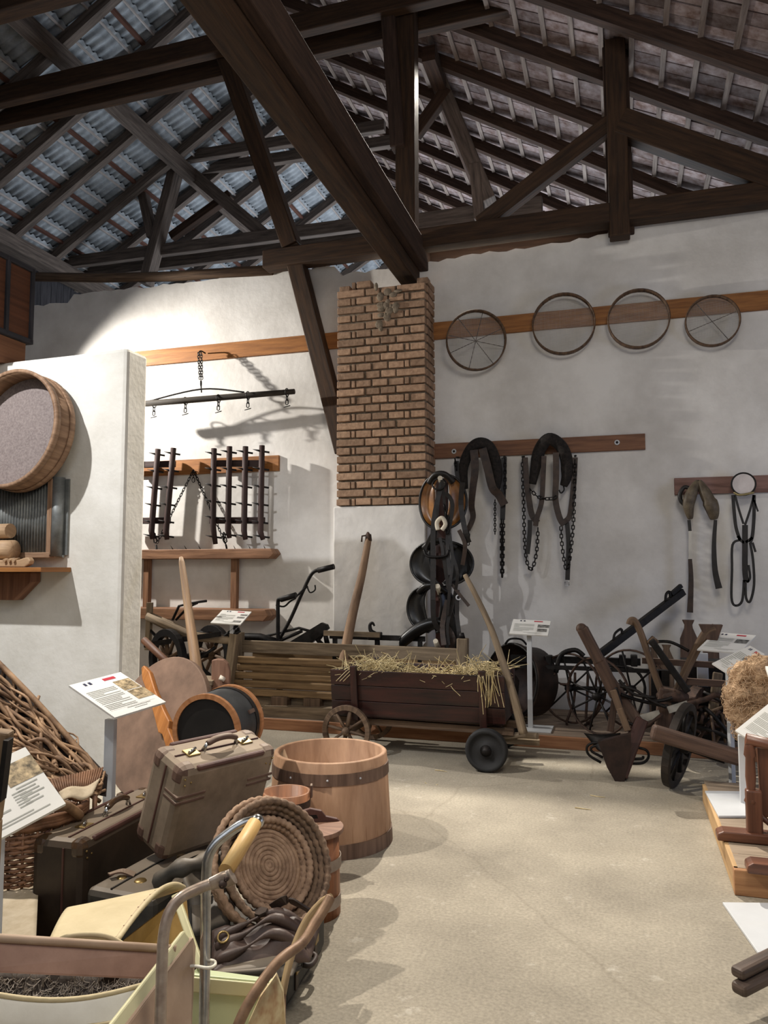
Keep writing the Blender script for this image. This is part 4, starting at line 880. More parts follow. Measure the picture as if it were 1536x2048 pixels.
# iron tub lying on its side
c = PY(1048, 1362, 7.45); k = (c-CAM).dot(FW)/FPX
t = Thing('iron_cauldron', 'round dark iron tub standing on edge behind the centre right sign', 'tub', V((c.x, c.y, .1)))
ax = V((-.8, -1, .15)).normalized(); R_c = c.z-.115
t.part('shell', MB().lathe([(R_c, .17), (R_c+.012, .17), (R_c+.012, .14), (R_c-.01, .12), (R_c-.015, -.12), (R_c-.06, -.17), (.01, -.18), (.01, -.165), (R_c-.07, -.155), (R_c-.03, -.11), (R_c-.02, .15), (R_c, .17)], c, ax, 40), mat('brown_iron', (34, 27, 24), (68, 52, 44), rough=.6, metal=.3, scale=8, bump=.15))
t.part('rim', MB().ring(c+ax*.17, ax, R_c, .012, 36, 6), M_iron)
t.part('handle', MB().tube(spline([c+ax*.1+V((-.1, 0, R_c)), c+ax*.1+V((-.05, -.02, R_c+.05)), c+ax*.1+V((.05, -.02, R_c+.05)), c+ax*.1+V((.1, 0, R_c))], 5), .01, 6), M_iron)
# wheeled iron cultivator
KY = 7.3
def K(px, py, o=0.0): return PY(px, py, KY-o)
def spoked(t, c, axis, R, n=6, rim=.014): 
    c = V(c); z = V(axis).normalized(); x = frame(z)[1]; y = z.cross(x)
    w = t.part('wheel', MB().ring(c, z, R-rim, rim, 36, 8, sx=.7), M_rust)
    t.part('hub', MB().lathe([(1e-3, -.05), (.028, -.05), (.034, 0), (.028, .05), (1e-3, .05)], c, z, 12), M_iron, parent=w)
    for k in range(n): a = 2*pi*k/n+.3; d = x*cos(a)+y*sin(a); t.part('spoke', MB().tube([c+d*.025, c+d*(R-rim)], .009, 5), M_iron, parent=w)
t = Thing('wheel_cultivator', 'iron cultivator with thin spoked wheels and a long slanting black bar against the wall', 'cultivator', V((K(1200, 1400).x, KY, .1)))
c1 = K(1140, 1376); spoked(t, c1, (.5, 1, 0), c1.z-.105)
c2 = K(1196, 1392, .45); spoked(t, c2, (.7, 1, 0), c2.z-.105, 8)
c3 = K(1262, 1378, .1); spoked(t, c3, (.5, 1, 0), c3.z-.105)
t.part('axle', MB().tube([c1, c3], .018, 8), M_iron); t.part('axle', MB().tube([c2, lerp(c1, c3, .5)], .018, 8), M_iron)
a, b = K(1366, 1183, -.5), K(1195, 1312)
t.part('drawbar', MB().bar(a, b, .06, .065), M_iron, bevel=.006); n_ = Z3*.075
t.part('drawbar', MB().bar(lerp(a, b, .02)+n_*.9, lerp(a, b, .14)+n_*.75, .035, .035), M_iron); t.part('bracket', MB().tube(spline([lerp(a, b, .15)+n_*.4, lerp(a, b, .16)+n_*1.2, lerp(a, b, .2)+n_*1.2, lerp(a, b, .21)+n_*.4], 4), .014, 6), M_iron)
t.part('bracket', MB().tube(spline([lerp(a, b, .72)+n_*.4, lerp(a, b, .73)+n_*1.1, lerp(a, b, .8)+n_*1.1, lerp(a, b, .82)+n_*.4], 4), .012, 6), M_iron)
t.part('toolbar', MB().bar(K(1022, 1316, -.1), K(1281, 1324, -.1), .06, .06), M_iron); t.part('toolbar', MB().bar(K(1022, 1331, .0), K(1345, 1344, .0), .04, .035), M_iron)
for px in (1098, 1245, 1268): t.part('clamp', MB().box(K(px, 1321, -.08), (.06, .1, .1)), M_iron, bevel=.008)
t.part('guard', MB().tube(spline([K(1112, 1345), K(1122, 1310), K(1150, 1300), K(1168, 1312)], 5), .022, 7), M_iron)
t.part('curved_rod', MB().tube(spline([K(1190, 1330), K(1265, 1338), K(1290, 1375), K(1276, 1430)], 5), .014, 6), M_iron); t.part('curved_rod', MB().tube(spline([K(1108, 1350), K(1118, 1338), K(1136, 1342), K(1140, 1366), K(1120, 1368)], 5), .011, 6), M_rust)
for px, e in ((1150, 1135), (1176, 1185), (1210, 1170)): t.part('tine', MB().tube(spline([K(px, 1345), K(px-2, 1400), K((px+e)/2-8, 1440), V((K(e, 1452).x, KY-.05, .11))], 5), .012, 6), M_rust)
# large wooden plough standing on its nose
GYp = 6.1
def G(px, py, o=0.0): return PY(px, py, GYp-o)
t = Thing('wooden_plough', 'tall wooden plough standing nose down before the thin iron wheels', 'plough', V((G(1240, 1560).x, GYp-.25, 0)))
t.part('beam', MB().bar(G(1164, 1256), G(1200, 1325), .085, .1, up=(0, 1, 0), w1=.085).bar(G(1197, 1318), G(1232, 1393), .1, .09, up=(0, 1, 0), w1=.085), M_plw, bevel=.014)
t.part('beam_end', MB().ball(G(1163, 1257), .042, .05, .04), M_plw)
t.part('leg_board', MB().bar(G(1232, 1385), G(1220, 1462), .05, .06, up=(0, 1, 0)), M_plw, bevel=.006)
t.part('curved_brace', MB().bar(G(1226, 1380, .06), G(1240, 1420, .08), .05, .045, up=(0, 1, 0)).bar(G(1239, 1416, .08), G(1256, 1462, .1), .05, .045, up=(0, 1, 0)), M_oldw, bevel=.006)
t.part('rear_beam', MB().bar(G(1212, 1350, -.15), G(1281, 1452), .085, .08, up=(0, 1, 0)), M_plw, bevel=.01)
t.part('share_beam', MB().bar(G(1283, 1440), G(1236, 1552, .2), .09, .1, up=(0, 1, 0), w1=.12), wood('dark_red_plough_wood', (48, 28, 24), (78, 48, 40), rough=.6), bevel=.01)
gq = [(lambda q: (q.x-G(1238, 1515, .22).x, q.z-G(1238, 1515, .22).z))(G(*e_, .22)) for e_ in ((1196, 1482), (1262, 1466), (1262, 1500), (1249, 1560), (1231, 1562), (1214, 1532))]
t.part('iron_share', MB().prism(gq, G(1238, 1515, .22), (1, 0, .0), (0, 0, 1), .07), mat('brown_share_iron', (30, 22, 20), (54, 38, 32), rough=.55, metal=.35, scale=12, bump=.15))
t.part('mouldboard', MB().grid(lambda u, v: lerp(lerp(G(1168, 1466), G(1240, 1466), u), lerp(G(1196, 1500, .12), G(1240, 1520, .12), u), v)+V((0, -.06*sin(pi*u), 0)), 8, 6), M_iron, solid=.012)
for pts in ([(1202, 1525), (1178, 1510), (1174, 1494), (1186, 1486), (1210, 1486)], [(1206, 1515), (1184, 1503), (1184, 1494), (1200, 1490)], [(1256, 1527), (1285, 1526), (1297, 1514), (1292, 1500), (1268, 1494)], [(1258, 1518), (1284, 1517), (1286, 1512)]):
    t.part('stirrup', MB().tube(spline([G(*p, .1) for p in pts], 5), .01, 6), M_iron)
for pts in ([(1232, 1375), (1240, 1400), (1250, 1440), (1270, 1450)], [(1238, 1360), (1262, 1385), (1282, 1392), (1310, 1395)], [(1240, 1372), (1270, 1380), (1300, 1400), (1332, 1415)]):
    t.part('iron_rod', MB().tube(spline([G(*p, .05) for p in pts], 5), .012, 6), M_iron)
# wheeled plough with two wooden handles
HYp = 6.35
def Hh(px, py, o=0.0): return PY(px, py, HYp-o)
t = Thing('wheeled_plough', 'old plough with curved wooden handles and a dark wheel turned edge on', 'plough', V((Hh(1350, 1570).x, HYp-.3, 0)))
t.part('handle', MB().tube(spline([Hh(1259, 1249), Hh(1262, 1241), Hh(1270, 1243), Hh(1281, 1265), Hh(1295, 1305), Hh(1310, 1350), Hh(1328, 1396)], 5), .027, 9), M_oldw)
t.part('handle', MB().bar(Hh(1302, 1280, .1), Hh(1376, 1384, .1), .05, .05, up=(0, 1, 0)), M_iron, bevel=.008)
t.part('handle', MB().tube(spline([Hh(1430, 1256), Hh(1412, 1266), Hh(1392, 1300), Hh(1370, 1345), Hh(1350, 1390)], 5), [.036-.0003*i for i in range(21)], 9), M_oldw)
t.part('handle_end', MB().prism([(-.09, .05), (.08, .05), (.03, -.09), (-.03, -.09)], Hh(1423, 1262), (1, 0, 0), (0, 0, 1), .06), M_plw, bevel=.006)
t.part('cross_rung', MB().bar(Hh(1300, 1290), Hh(1312, 1277), .07, .07), M_oldw, bevel=.01)
t.part('cross_rung', MB().bar(Hh(1284, 1321, -.1), Hh(1428, 1330, -.1), .04, .045), M_plw); t.part('cross_rung', MB().bar(Hh(1362, 1362, -.1), Hh(1450, 1368, -.1), .04, .05), M_plw)
t.part('curved_rod', MB().tube(spline([Hh(1304, 1284), Hh(1340, 1284), Hh(1378, 1302)], 6), .013, 6), M_iron)
t.part('head_block', MB().bar(Hh(1335, 1375), Hh(1325, 1460), .12, .14, up=(0, 1, 0)), M_plw, bevel=.015); t.part('head_block', MB().ball(Hh(1345, 1392), .12, .1, .06), M_rust)
# wheels seen nearly edge-on
c1 = PY(1359, 1490, 5.77); R_w = c1.z-.004; kk = (c1-CAM).dot(FW)/FPX
vd = V((c1.x, c1.y, 0)).normalized(); sd = V((vd.y, -vd.x, 0)); axw = (sd*.93-vd*.27-Z3*.2).normalized()
wheel(t, c1, axw, R_w, .03, .05, 10, mat('black_wheel_wood', (22, 19, 17), (50, 42, 36), rough=.7), M_iron, depth=.05, sp=.016)
c2 = PY(1384, 1432, 6.6); wheel(t, c2, axw, 60/FPX*(c2-CAM).dot(FW), .05, .05, 8, M_rust, M_plw, depth=.07, sp=.016)
t.part('wheel_axle', MB().tube([c1-axw*.15, c1+axw*.3], .025, 8), M_iron); t.part('wheel_fork', MB().bar(c1+axw*.1, Hh(1345, 1400), .05, .05), M_iron)
t.part('iron_blade', MB().bar(PY(1272, 1440, 6.1), PY(1320, 1427, 6.1), .012, .055), mat('pale_steel', (140, 136, 126), (186, 182, 172), rough=.5, metal=.3, bump=.1), label='pale worn steel bar'); t.part('iron_blade', MB().bar(PY(1336, 1420, 6.1), PY(1376, 1408, 6.1), .012, .05), MATS['pale_steel'])
t.part('iron_rod', MB().tube(spline([PY(1376, 1408, 6.1), PY(1412, 1398, 6.1), PY(1436, 1390, 6.1), PY(1455, 1410, 6.1)], 5), .02, 7), M_rust)
t.part('iron_rod', MB().tube([PY(1290, 1455, 6.05), PY(1325, 1428, 6.08)], .012, 6), M_rust)
for pts in ([(1240, 1388), (1275, 1400), (1320, 1410), (1336, 1412)], [(1300, 1404), (1330, 1400), (1345, 1395)]): t.part('iron_rod', MB().tube(spline([PY(*p, 6.12) for p in pts], 5), .014, 6), M_iron)
a, b = PY(1303, 1463, 5.40), PY(1500, 1522, 5.46)
single('wooden_bar', MB().bar(a, b, .1, .095), M_plw, 'thick dark wooden bar lying across in front of the dark plough wheel', 'bar', lerp(a, b, .5), bevel=.018)
# dark seed machine behind, at the right edge
t = Thing('iron_machine', 'dark cluttered iron machine behind the wheeled plough, below the right signs', 'machine', V((PY(1430, 1450, 6.9).x, 6.9, .1)))
def E_(px, py, o=0.0): return PY(px, py, 6.9-o)
t.part('body', MB().box(E_(1425, 1420), (.36, .4, .42)), M_iron, bevel=.03); t.part('hopper', MB().prism([(-.22, .12), (.22, .12), (.14, -.14), (-.14, -.14)], E_(1420, 1350), (1, 0, 0), (0, 0, 1), .3), M_iron, bevel=.01)
for px in (1312, 1328): t.part('upright', MB().bar((E_(px, 1400).x, 6.9, .1), E_(px, 1340), .08, .08), M_iron)
t.part('mortar_arm', MB().bar(E_(1436, 1345, .25), E_(1425, 1430, .28), .07, .06, up=(0, 1, 0)), M_greyw, bevel=.01)
for i in range(14):
    x0, y0 = R_.uniform(1395, 1470), R_.uniform(1395, 1480); p = E_(x0, y0, .3+R_.uniform(0, .2)); d = V((R_.uniform(-1, 1), R_.uniform(-.5, .5), R_.uniform(-1, 1))).normalized()
    t.part('rod', MB().tube(spline([p-d*.14, p+V((0, -.03, .02)), p+d*.14], 4), R_.uniform(.008, .018), 6), R_.choice([M_iron, M_rust, M_oldw]))
for px, R0 in ((1408, .1), (1440, .12)): c = E_(px, 1440, .25); t.part('gear', MB().ring(c, (.3, -1, .1), R0, .014, 18, 6).ring(c, (.3, -1, .1), R0*.45, .012, 12, 6), M_rust)
# paddle boards leaning on the wall
def paddle(pts_y, pxc, wpx, label, yy=7.95):
    top, neck, sh, bot = [PY(pxc, y, yy) for y in pts_y]; w = wpx/FPX*(top-CAM).dot(FW)/2; z = lambda p: p.z-bot.z
    H1, H2, H3 = z(top), z(neck), z(sh); L = [(-w, 0), (w, 0), (w, H3), (w*.5, H2), (w*.45, H2+(H1-H2)*.4), (w*.72, H1), (-w*.72, H1), (-w*.45, H2+(H1-H2)*.4), (-w*.5, H2), (-w, H3)]
    single('wooden_paddle', MB().prism(L, bot, (1, 0, 0), V((0, .05, 1)).normalized(), .035), M_plw if wpx > 28 else M_oldw, label, 'paddle', bot, 'bottle shaped wooden paddles leaning on the wall', bevel=.006)
paddle((1240, 1257, 1278, 1470), 1384, 33, 'tallest bottle shaped wooden paddle leaning on the wall behind the plough handles', 7.9)
paddle((1262, 1275, 1296, 1470), 1428, 30, 'wooden paddle behind the upper right sign panel', 7.9)
paddle((1290, 1302, 1318, 1470), 1338, 26, 'shorter wooden paddle left of the tallest one', 7.9)
paddle((1295, 1308, 1324, 1470), 1312, 22, 'shortest and leftmost wooden paddle by the wall', 7.9)
# signs at the right
Yc = 6.3
c = [PY(1431, 1265, Yc+.14), PY(1511, 1272, Yc+.14), PY(1480, 1307, Yc-.12), PY(1393, 1300, Yc-.12)]
p = PY(1408, 1304, Yc)
sign('white sign with its left post showing, upper one of the two overlapping at right', c, V((PY(1407, 1340, 6.75).x, 6.75, PY(1407, 1306, 6.75).z)), V((PY(1407, 1400, 6.75).x, 6.75, .1)), [(.66, .3, .96, .5)], 9, photo=M_photog, base_size=None, postw=.085)
Yd = 5.75
c = [PY(1425, 1325, Yd+.02), PY(1499, 1294, Yd+.16), PY(1531, 1308, Yd+.02), PY(1452, 1347, Yd-.12)]
c = [c[1], c[2], c[3], c[0]]
c = [PY(1425, 1326, Yd), PY(1499, 1294, Yd+.2), PY(1531, 1308, Yd+.1), PY(1452, 1348, Yd-.1)]
# panel reads from the right: its top edge faces right
sign('white sign above the wool heap, lower of the two overlapping at right', [c[1], c[2], c[3], c[0]], V((PY(1456, 1400, Yd+.1).x, Yd+.1, PY(1456, 1340, Yd+.1).z)), V((PY(1462, 1480, Yd+.1).x, Yd+.1, .0)), [(.62, .28, .95, .48)], 12, photo=M_photog, base_size=None, postw=.036, bdir=(V((.8, .6, 0)), V((-.6, .8, 0)), Z3))
Ye = 4.72
base = PZ(1462, 1607, .118)
c = [PY(1536, 1412, base.y+.15), PY(1640, 1470, base.y), PY(1575, 1545, base.y-.3), PY(1468, 1455, base.y-.1)]
c = [PY(1545, 1410, base.y+.12), PY(1648, 1462, base.y-.02), PY(1580, 1540, base.y-.25), PY(1468, 1455, base.y-.08)]
pxp = PY(1486, 1500, base.y)
sign('white sign on the right platform with square base plate, cut by the picture edge', c, V((pxp.x, base.y, PY(1486, 1470, base.y).z)), V((pxp.x, base.y, .118)), [], 16, head=False, base_size=None, postw=.05)
bp = [PZ(1410, 1582, .13), PZ(1490, 1583, .13), PZ(1512, 1632, .13), PZ(1437, 1632, .13)]
o = [q for q in bpy.data.objects if q.name.startswith('information_sign') and 'square base plate' in q.get('label', '')][0]
mb = MB(); mb.hexa([bp[0]-Z3*.0105, bp[3]-Z3*.0105, bp[3]+Z3*.002, bp[0]+Z3*.002, bp[1]-Z3*.0105, bp[2]-Z3*.0105, bp[2]+Z3*.002, bp[1]+Z3*.002]); link('base_plate', mb, M_steelw, o.location.copy(), o, bevel=.002)
bp = [PZ(1445, 1804, .013), PZ(1600, 1806, .013), PZ(1640, 1908, .013), PZ(1516, 1904, .013)]
mb = MB(); mb.hexa([bp[0]-Z3*.012, bp[3]-Z3*.012, bp[3], bp[0], bp[1]-Z3*.012, bp[2]-Z3*.012, bp[2], bp[1]])
t = Thing('information_sign', 'white base plate of a sign flat on the floor at the right edge', 'sign', V((bp[1].x, bp[1].y, 0)))
t.part('base_plate', mb, M_steelw, bevel=.002); q = lerp(bp[1], bp[2], .5); t.part('post', MB().box((q.x, q.y, .5), (.05, .03, .98)), M_steelw, bevel=.003)
t.part('panel', MB().box((q.x+.05, q.y, 1.0), (.32, .3, .012), (V((1, 0, 0)), V((0, .9, .43)), V((0, -.43, .9)))), M_signw)
# wool heap on a stand
wc = PY(1520, 1400, 5.4)
t = Thing('wool_heap', 'fluffy brown heap of raw wool at the right edge', 'wool', V((wc.x, wc.y, wc.z-.25)))
M_wool = mat('raw_wool', (150, 122, 94), (204, 174, 140), rough=1.0, scale=14, bump=.8, bscale=30)
M_fibre = mat('wool_fibre', (156, 128, 100), (214, 184, 150), rough=1.0, scale=9, island=.3, bump=0)
lumps = [((1485, 1350), .07), ((1520, 1340), .09), ((1555, 1350), .1), ((1478, 1385), .08), ((1505, 1380), .09), ((1545, 1390), .1), ((1478, 1425), .07), ((1495, 1455), .06), ((1470, 1400), .06), ((1560, 1420), .1), ((1520, 1425), .07), ((1484, 1462), .04)]
mb = MB()
for (px, py), r in lumps: mb.ball(PY(px, py, 5.42+R_.uniform(-.05, .05)), r*1.1, r, r*1.05, 14, 9)
body = t.part('body', mb, M_wool); md = body.modifiers.new('remesh', 'REMESH'); md.mode = 'VOXEL'; md.voxel_size = .016
tx = bpy.data.textures.new('wool_clumps', 'CLOUDS'); tx.noise_scale = .06; md = body.modifiers.new('clumps', 'DISPLACE'); md.texture = tx; md.strength = .05; md.mid_level = .5
mb = MB()
for k in range(1500):
    (px, py), r = R_.choice(lumps); d = V((R_.gauss(0, 1), R_.gauss(0, 1)-.3, R_.gauss(0, 1))).normalized(); p = PY(px, py, 5.42)+d*r*.98; q = d.cross(V((R_.gauss(0, 1), R_.gauss(0, 1), R_.gauss(0, 1)))).normalized()
    mb.tube(spline([p, p+q*.02+d*.012, p+q*.045+d*.014, p+q*.06-d*.01], 3), .0016, 3, cap=False)
fo = t.part('fibres', mb, M_fibre); fo['kind'] = 'stuff'
t.part('core', MB().ball(PY(1535, 1400, 5.5), .16, .12, .15), M_iron)
q = PY(1535, 1440, 5.42); t.part('stand', MB().tube([V((q.x, q.y, .118)), q], .02, 8), M_darkw)
# spinning wheel frame on the platform
M_spin = wood('red_brown_turned_wood', (80, 48, 34), (118, 75, 54), rough=.4, spec=.5)
sb = PZ(1480, 1672, .14)
t = Thing('spinning_wheel', 'red-brown turned wooden spinning wheel stand at the right edge of the platform', 'spinning wheel', V((sb.x, sb.y, .118)))
def S_(px, py, o=0.0): return PY(px, py, sb.y-o)
t.part('foot', MB().prism([(-.10, -.02), (.34, -.02), (.34, .03), (-.07, .03), (-.1, .015)], (S_(1475, 1675).x, sb.y, .14), (1, 0, 0), (0, 0, 1), .1, gx=True), M_spin, bevel=.008)
zb_ = .16; u = S_(1505, 1660); tp = S_(1498, 1478)
h = tp.z-zb_
t.part('post', MB().lathe([(.028, 0), (.03, h*.32), (.036, h*.34), (.028, h*.38), (.02, h*.45), (.026, h*.6), (.022, h*.8), (.03, h*.83), (.024, h*.93), (.018, h)], (u.x, u.y, zb_), (0, 0, 1), 14), M_spin)
t.part('post_block', MB().box((u.x+.01, u.y, .26), (.075, .06, .24)), M_spin, bevel=.01)
t.part('top_rail', MB().tube([tp+V((-.015, 0, 0)), S_(1545, 1510)+X3*.25], .03, 10), M_spin); t.part('side_panel', MB().prism([(-.02, -.2), (.05, -.16), (.06, .0), (.03, .1), (.05, .22), (-.03, .2)], S_(1528, 1560, -.04), (1, 0, 0), (0, 0, 1), .03), M_spin, bevel=.005)
t.part('stay', MB().tube([S_(1512, 1625, -.02), S_(1580, 1680, -.02)], .015, 8), M_spin); t.part('post', MB().tube([S_(1600, 1680), S_(1600, 1520)], .03, 10), M_spin)
f2 = PZ(1530, 1735, .14); t.part('foot', MB().prism([(-.08, -.02), (.3, -.02), (.3, .03), (-.055, .03), (-.08, .015)], (f2.x, f2.y, .14), (1, 0, 0), (0, 0, 1), .1, gx=True), M_spin, bevel=.008)
t.part('foot_bar', MB().bar((sb.x+.25, sb.y, .15), (f2.x+.2, f2.y, .15), .05, .04), M_spin)
# tool handle bottom right
t = Thing('tool_handle', 'dark paired wooden tool handle poking in at the lower right corner', 'tool', PZ(1500, 1980, .0))
a, b = PZ(1475, 1980, .09), PZ(1640, 1895, .12); up_ = V((0, 0, .035))
t.part('handle', MB().bar(a, b, .055, .04), wood('grey_brown_handle', (58, 48, 42), (98, 82, 72), rough=.6), bevel=.012); t.part('handle', MB().bar(a+up_+V((0, .02, .008)), b+up_+V((0, .02, .01)), .05, .036), MATS['grey_brown_handle'], bevel=.012)
t.part('foot', MB().bar((b.x, b.y, .01), (b.x, b.y, b.z-.02), .06, .06), MATS['grey_brown_handle'])
t.part('foot', MB().bar((b.x-.12, b.y-.02, .0), lerp(a, b, .72)-Z3*.02, .04, .04), MATS['grey_brown_handle'])
# ================================================================== foreground group
R_ = random.Random(21)
M_stave = wood('tub_stave_wood', (138, 104, 78), (174, 138, 108), rough=.6, grain=9, bump=.15)
M_hoopb = wood('brown_tub_hoop', (86, 66, 54), (122, 98, 82), rough=.7)
# big tapered tub
fr = PZ(660, 1722, 0); dirv = V((fr.x, fr.y, 0)).normalized(); rb = .345; ctr = fr+dirv*rb; ctr.z = 0
ht = PY(640, 1498, ctr.y).z; rt_ = .318
t = Thing('wooden_tub', 'large tapered wooden tub with brown hoops standing empty on the floor', 'tub', ctr)
t.part('staves', MB().lathe([(rb-.03, .03), (rb, .0), (rb, .02), (rt_, ht-.005), (rt_-.008, ht), (rt_-.022, ht), (rt_-.028, ht-.005), (rb-.03, .05), (1e-3, .05)], ctr, (0, 0, 1), 64), M_stave)
for k in range(26):
    a = 2*pi*(k+.5)/26; t.part('stave_joint', MB().bar(ctr+V((cos(a)*(rb-.0004), sin(a)*(rb-.0004), .06)), ctr+V((cos(a)*(rt_-.0004), sin(a)*(rt_-.0004), ht-.12)), .0016, .0016), M_stave)
rr = lambda z: rb+(rt_-rb)*z/ht
t.part('hoop', MB().lathe([(rr(ht-.115), ht-.115), (rr(ht-.115)+.006, ht-.115), (rr(ht-.055)+.006, ht-.055), (rr(ht-.055), ht-.055)], ctr, (0, 0, 1), 64, smooth=False), M_hoopb)
t.part('hoop', MB().lathe([(rb, .0), (rb+.007, .0), (rr(.075)+.007, .075), (rr(.075), .075)], ctr, (0, 0, 1), 64, smooth=False), M_hoopb)
for a in (-1.9, -1.25, -.7): p = ctr+V((cos(a)*(rr(ht-.08)+.006), sin(a)*(rr(ht-.08)+.006), ht-.085)); t.part('nail', MB().ball(p, .006), M_steelw)
t.part('inner_board', MB().bar(ctr+V((-.3, -.02, ht-.02)), ctr+V((-.16, -.2, ht-.12)), .05, .012), M_pale)
# ------------------------------------------------------------------ suitcases
def case(label, P0, l, tt, h, dims, m, mc, me, seam=.32, locks=(.2, .8), corners=True, group='old suitcases', handle=True, cs_=.075, stripes=False, name='suitcase', bev=.03):
    """P0 = lower front-left corner; l along the length, tt across to the back, h up"""
    L_, T_, H_ = dims; P0 = V(P0); l = V(l).normalized(); h = (V(h)-l*V(h).dot(l)).normalized(); b_ = l.cross(h); tt = b_ if b_.dot(V(tt)) > 0 else -b_
    Q_ = lambda a, b, c: P0+l*a+tt*b+h*c; ax = (l, tt, h) if l.cross(tt).dot(h) > 0 else (l, tt, h)
    t = Thing(name, label, 'suitcase', Q_(L_/2, T_/2, 0), group)
    t.part('body', MB().box(Q_(L_/2, T_/2, H_/2), dims, ax), m, bevel=bev)
    e = .003; f = T_*(1-seam)
    mb = MB()
    for (a, b) in (((-.001, f, bev), (-.001, f, H_-bev)), ((bev, f, H_+.001), (L_-bev, f, H_+.001)), ((L_+.001, f, bev), (L_+.001, f, H_-bev))): mb.bar(Q_(*a), Q_(*b), .007, .007)
    t.part('seam', mb, me)
    for a in (0, T_): t.part('edge_piping', MB().bar(Q_(bev*.3+cs_*.7, a+(bev*.3 if a == 0 else -bev*.3), H_-bev*.3), Q_(L_-bev*.3-cs_*.7, a+(bev*.3 if a == 0 else -bev*.3), H_-bev*.3), bev*.75, bev*.75, up=h), me, bevel=bev*.3)
    if corners:
        for a in (0, 1):
            for b in (0, 1):
                for c in (0, 1):
                    q = Q_(a*L_+(cs_/2-e)*(1-2*a), b*T_+(cs_/2-e)*(1-2*b), c*H_+(cs_/2-e)*(1-2*c))
                    k = t.part('corner', MB().box(q, (cs_, cs_*(.9 if T_ > .17 else .7), cs_), ax), mc, bevel=bev*1.0)
                    if c and b == 0:
                        for da, db, dc in ((.1, -.515, -.2), (-.25, -.515, .0), (-.2, -.515, -.3)): t.part('rivet', MB().ball(q+l*cs_*da*(1-2*a)+tt*cs_*db*.9+h*cs_*dc, .0045), M_brass, parent=k)
    if stripes:
        for c in (.70, .64):
            for a in (.0, 1.0): t.part('leather_stripe', MB().box(Q_(a*L_+(.07-.002)*(1-2*a), T_*.2, H_*c), (.14, T_*.4+.005, .014), ax), mc, bevel=.004)
    if locks:
        for s_ in locks:
            k = t.part('lock', MB().box(Q_(L_*s_, T_*.5, H_+.003), (.06, .05, .007), ax), M_brass, bevel=.003); t.part('hasp', MB().tube([Q_(L_*s_-.02, T_*.45, H_+.012), Q_(L_*s_+.025, T_*.55, H_+.012)], .006, 6), M_chrome, parent=k)
    if handle:
        k = t.part('handle', MB().tube(spline([Q_(L_*.5-.075, T_*.45, H_+.035), Q_(L_*.5-.03, T_*.45, H_+.05), Q_(L_*.5+.03, T_*.45, H_+.05), Q_(L_*.5+.075, T_*.45, H_+.035)], 5), [.01, .012, .013, .013, .013, .013, .013, .013, .013, .013, .013, .013, .012, .012, .011, .01], 10, sx=1.25), mc)
        for s_ in (-1, 1): t.part('handle_ring', MB().tube([Q_(L_*.5+s_*.075, T_*.45, H_+.038), Q_(L_*.5+s_*.085, T_*.42, H_+.004)], .005, 6).tube([Q_(L_*.5+s_*.075, T_*.45, H_+.038), Q_(L_*.5+s_*.085, T_*.5, H_+.004)], .005, 6), M_chrome, parent=k)
    return t, Q_
M_brass = mat('aged_brass', (120, 98, 60), (168, 144, 96), rough=.4, metal=.8, bump=0)
M_chrome = mat('worn_chrome', (150, 150, 148), (190, 190, 188), rough=.22, metal=.95, scale=30, bump=.03)
M_grayc = mat('dusty_taupe_fibre', (110, 96, 80), (140, 124, 106), rough=.75, scale=7, bump=.1, dust=.45)
M_grayl = mat('dusty_brown_leather', (74, 54, 46), (104, 80, 68), rough=.6, scale=10, bump=.15, dust=.4)
M_redb = mat('red_brown_piping', (66, 40, 34), (92, 62, 54), rough=.6, bump=.1)
M_brc = mat('dark_brown_fibre', (38, 29, 22), (62, 50, 40), rough=.5, scale=6, bump=.08, dust=.45)
M_brl = mat('glossy_brown_corner', (50, 36, 24), (84, 62, 42), rough=.22, scale=12, bump=.15, spec=.7)
P0 = D(322, 1728, 2.99); ptp = D(363, 1543, 2.93); pr_ = D(553, 1497, 3.31); pk = D(304, 1523, 3.06)
case('taupe fibre suitcase with leather corners standing upright, handle up, before the black round box', P0, pr_-ptp, pk-ptp, ptp-P0, ((pr_-ptp).length, .205, (ptp-P0).length), M_grayc, M_grayl, M_redb, .5, (.22, .78), stripes=True, cs_=.09)
# dark brown case on the floor
zb0 = .455; a = PZ(168, 1686, zb0); b = PZ(298, 1617, zb0); P0 = V((a.x, a.y, 0.002)); l = V((b.x-a.x, b.y-a.y, 0))
case('dark brown suitcase with glossy corners standing upright at left, behind the cream pram hood', P0, l, PZ(80, 1658, zb0)-a, Z3, (.74, .24, zb0), M_brc, M_brl, M_redb, .62, (.22, .8), cs_=.085)
# flat black case on the floor under the baskets
A_ = PZ(646, 1905, 0.002); B_ = PZ(570, 2030, .002); u = (A_-B_).normalized(); Lk = (A_-B_).length
M_blk = mat('worn_black_fibre', (24, 23, 22), (52, 50, 46), rough=.6, scale=9, bump=.15, dust=.2)
tk, Qk = case('flat black suitcase on the floor at the bottom of the bag pile', B_-u*.0, u, V((-1, 0, 0)), Z3, (Lk+.04, .52, .165), M_blk, M_blk, M_leather, .5, (), handle=False, corners=False, bev=.03)
for s_ in (.25, .75): tk.part('buckle_strap', MB().box(Qk(Lk*s_, -.003, .09), (.03, .006, .12), (u, V((-u.y, u.x, 0)), Z3)), M_leatherb, bevel=.002); tk.part('buckle', MB().box(Qk(Lk*s_, -.008, .1), (.04, .006, .03), (u, V((-u.y, u.x, 0)), Z3)), M_brass, bevel=.002)
tk.part('handle', MB().tube(spline([Qk(Lk*.4, -.004, .08), Qk(Lk*.43, -.03, .075), Qk(Lk*.57, -.03, .075), Qk(Lk*.6, -.004, .08)], 5), .01, 8), M_leatherb)
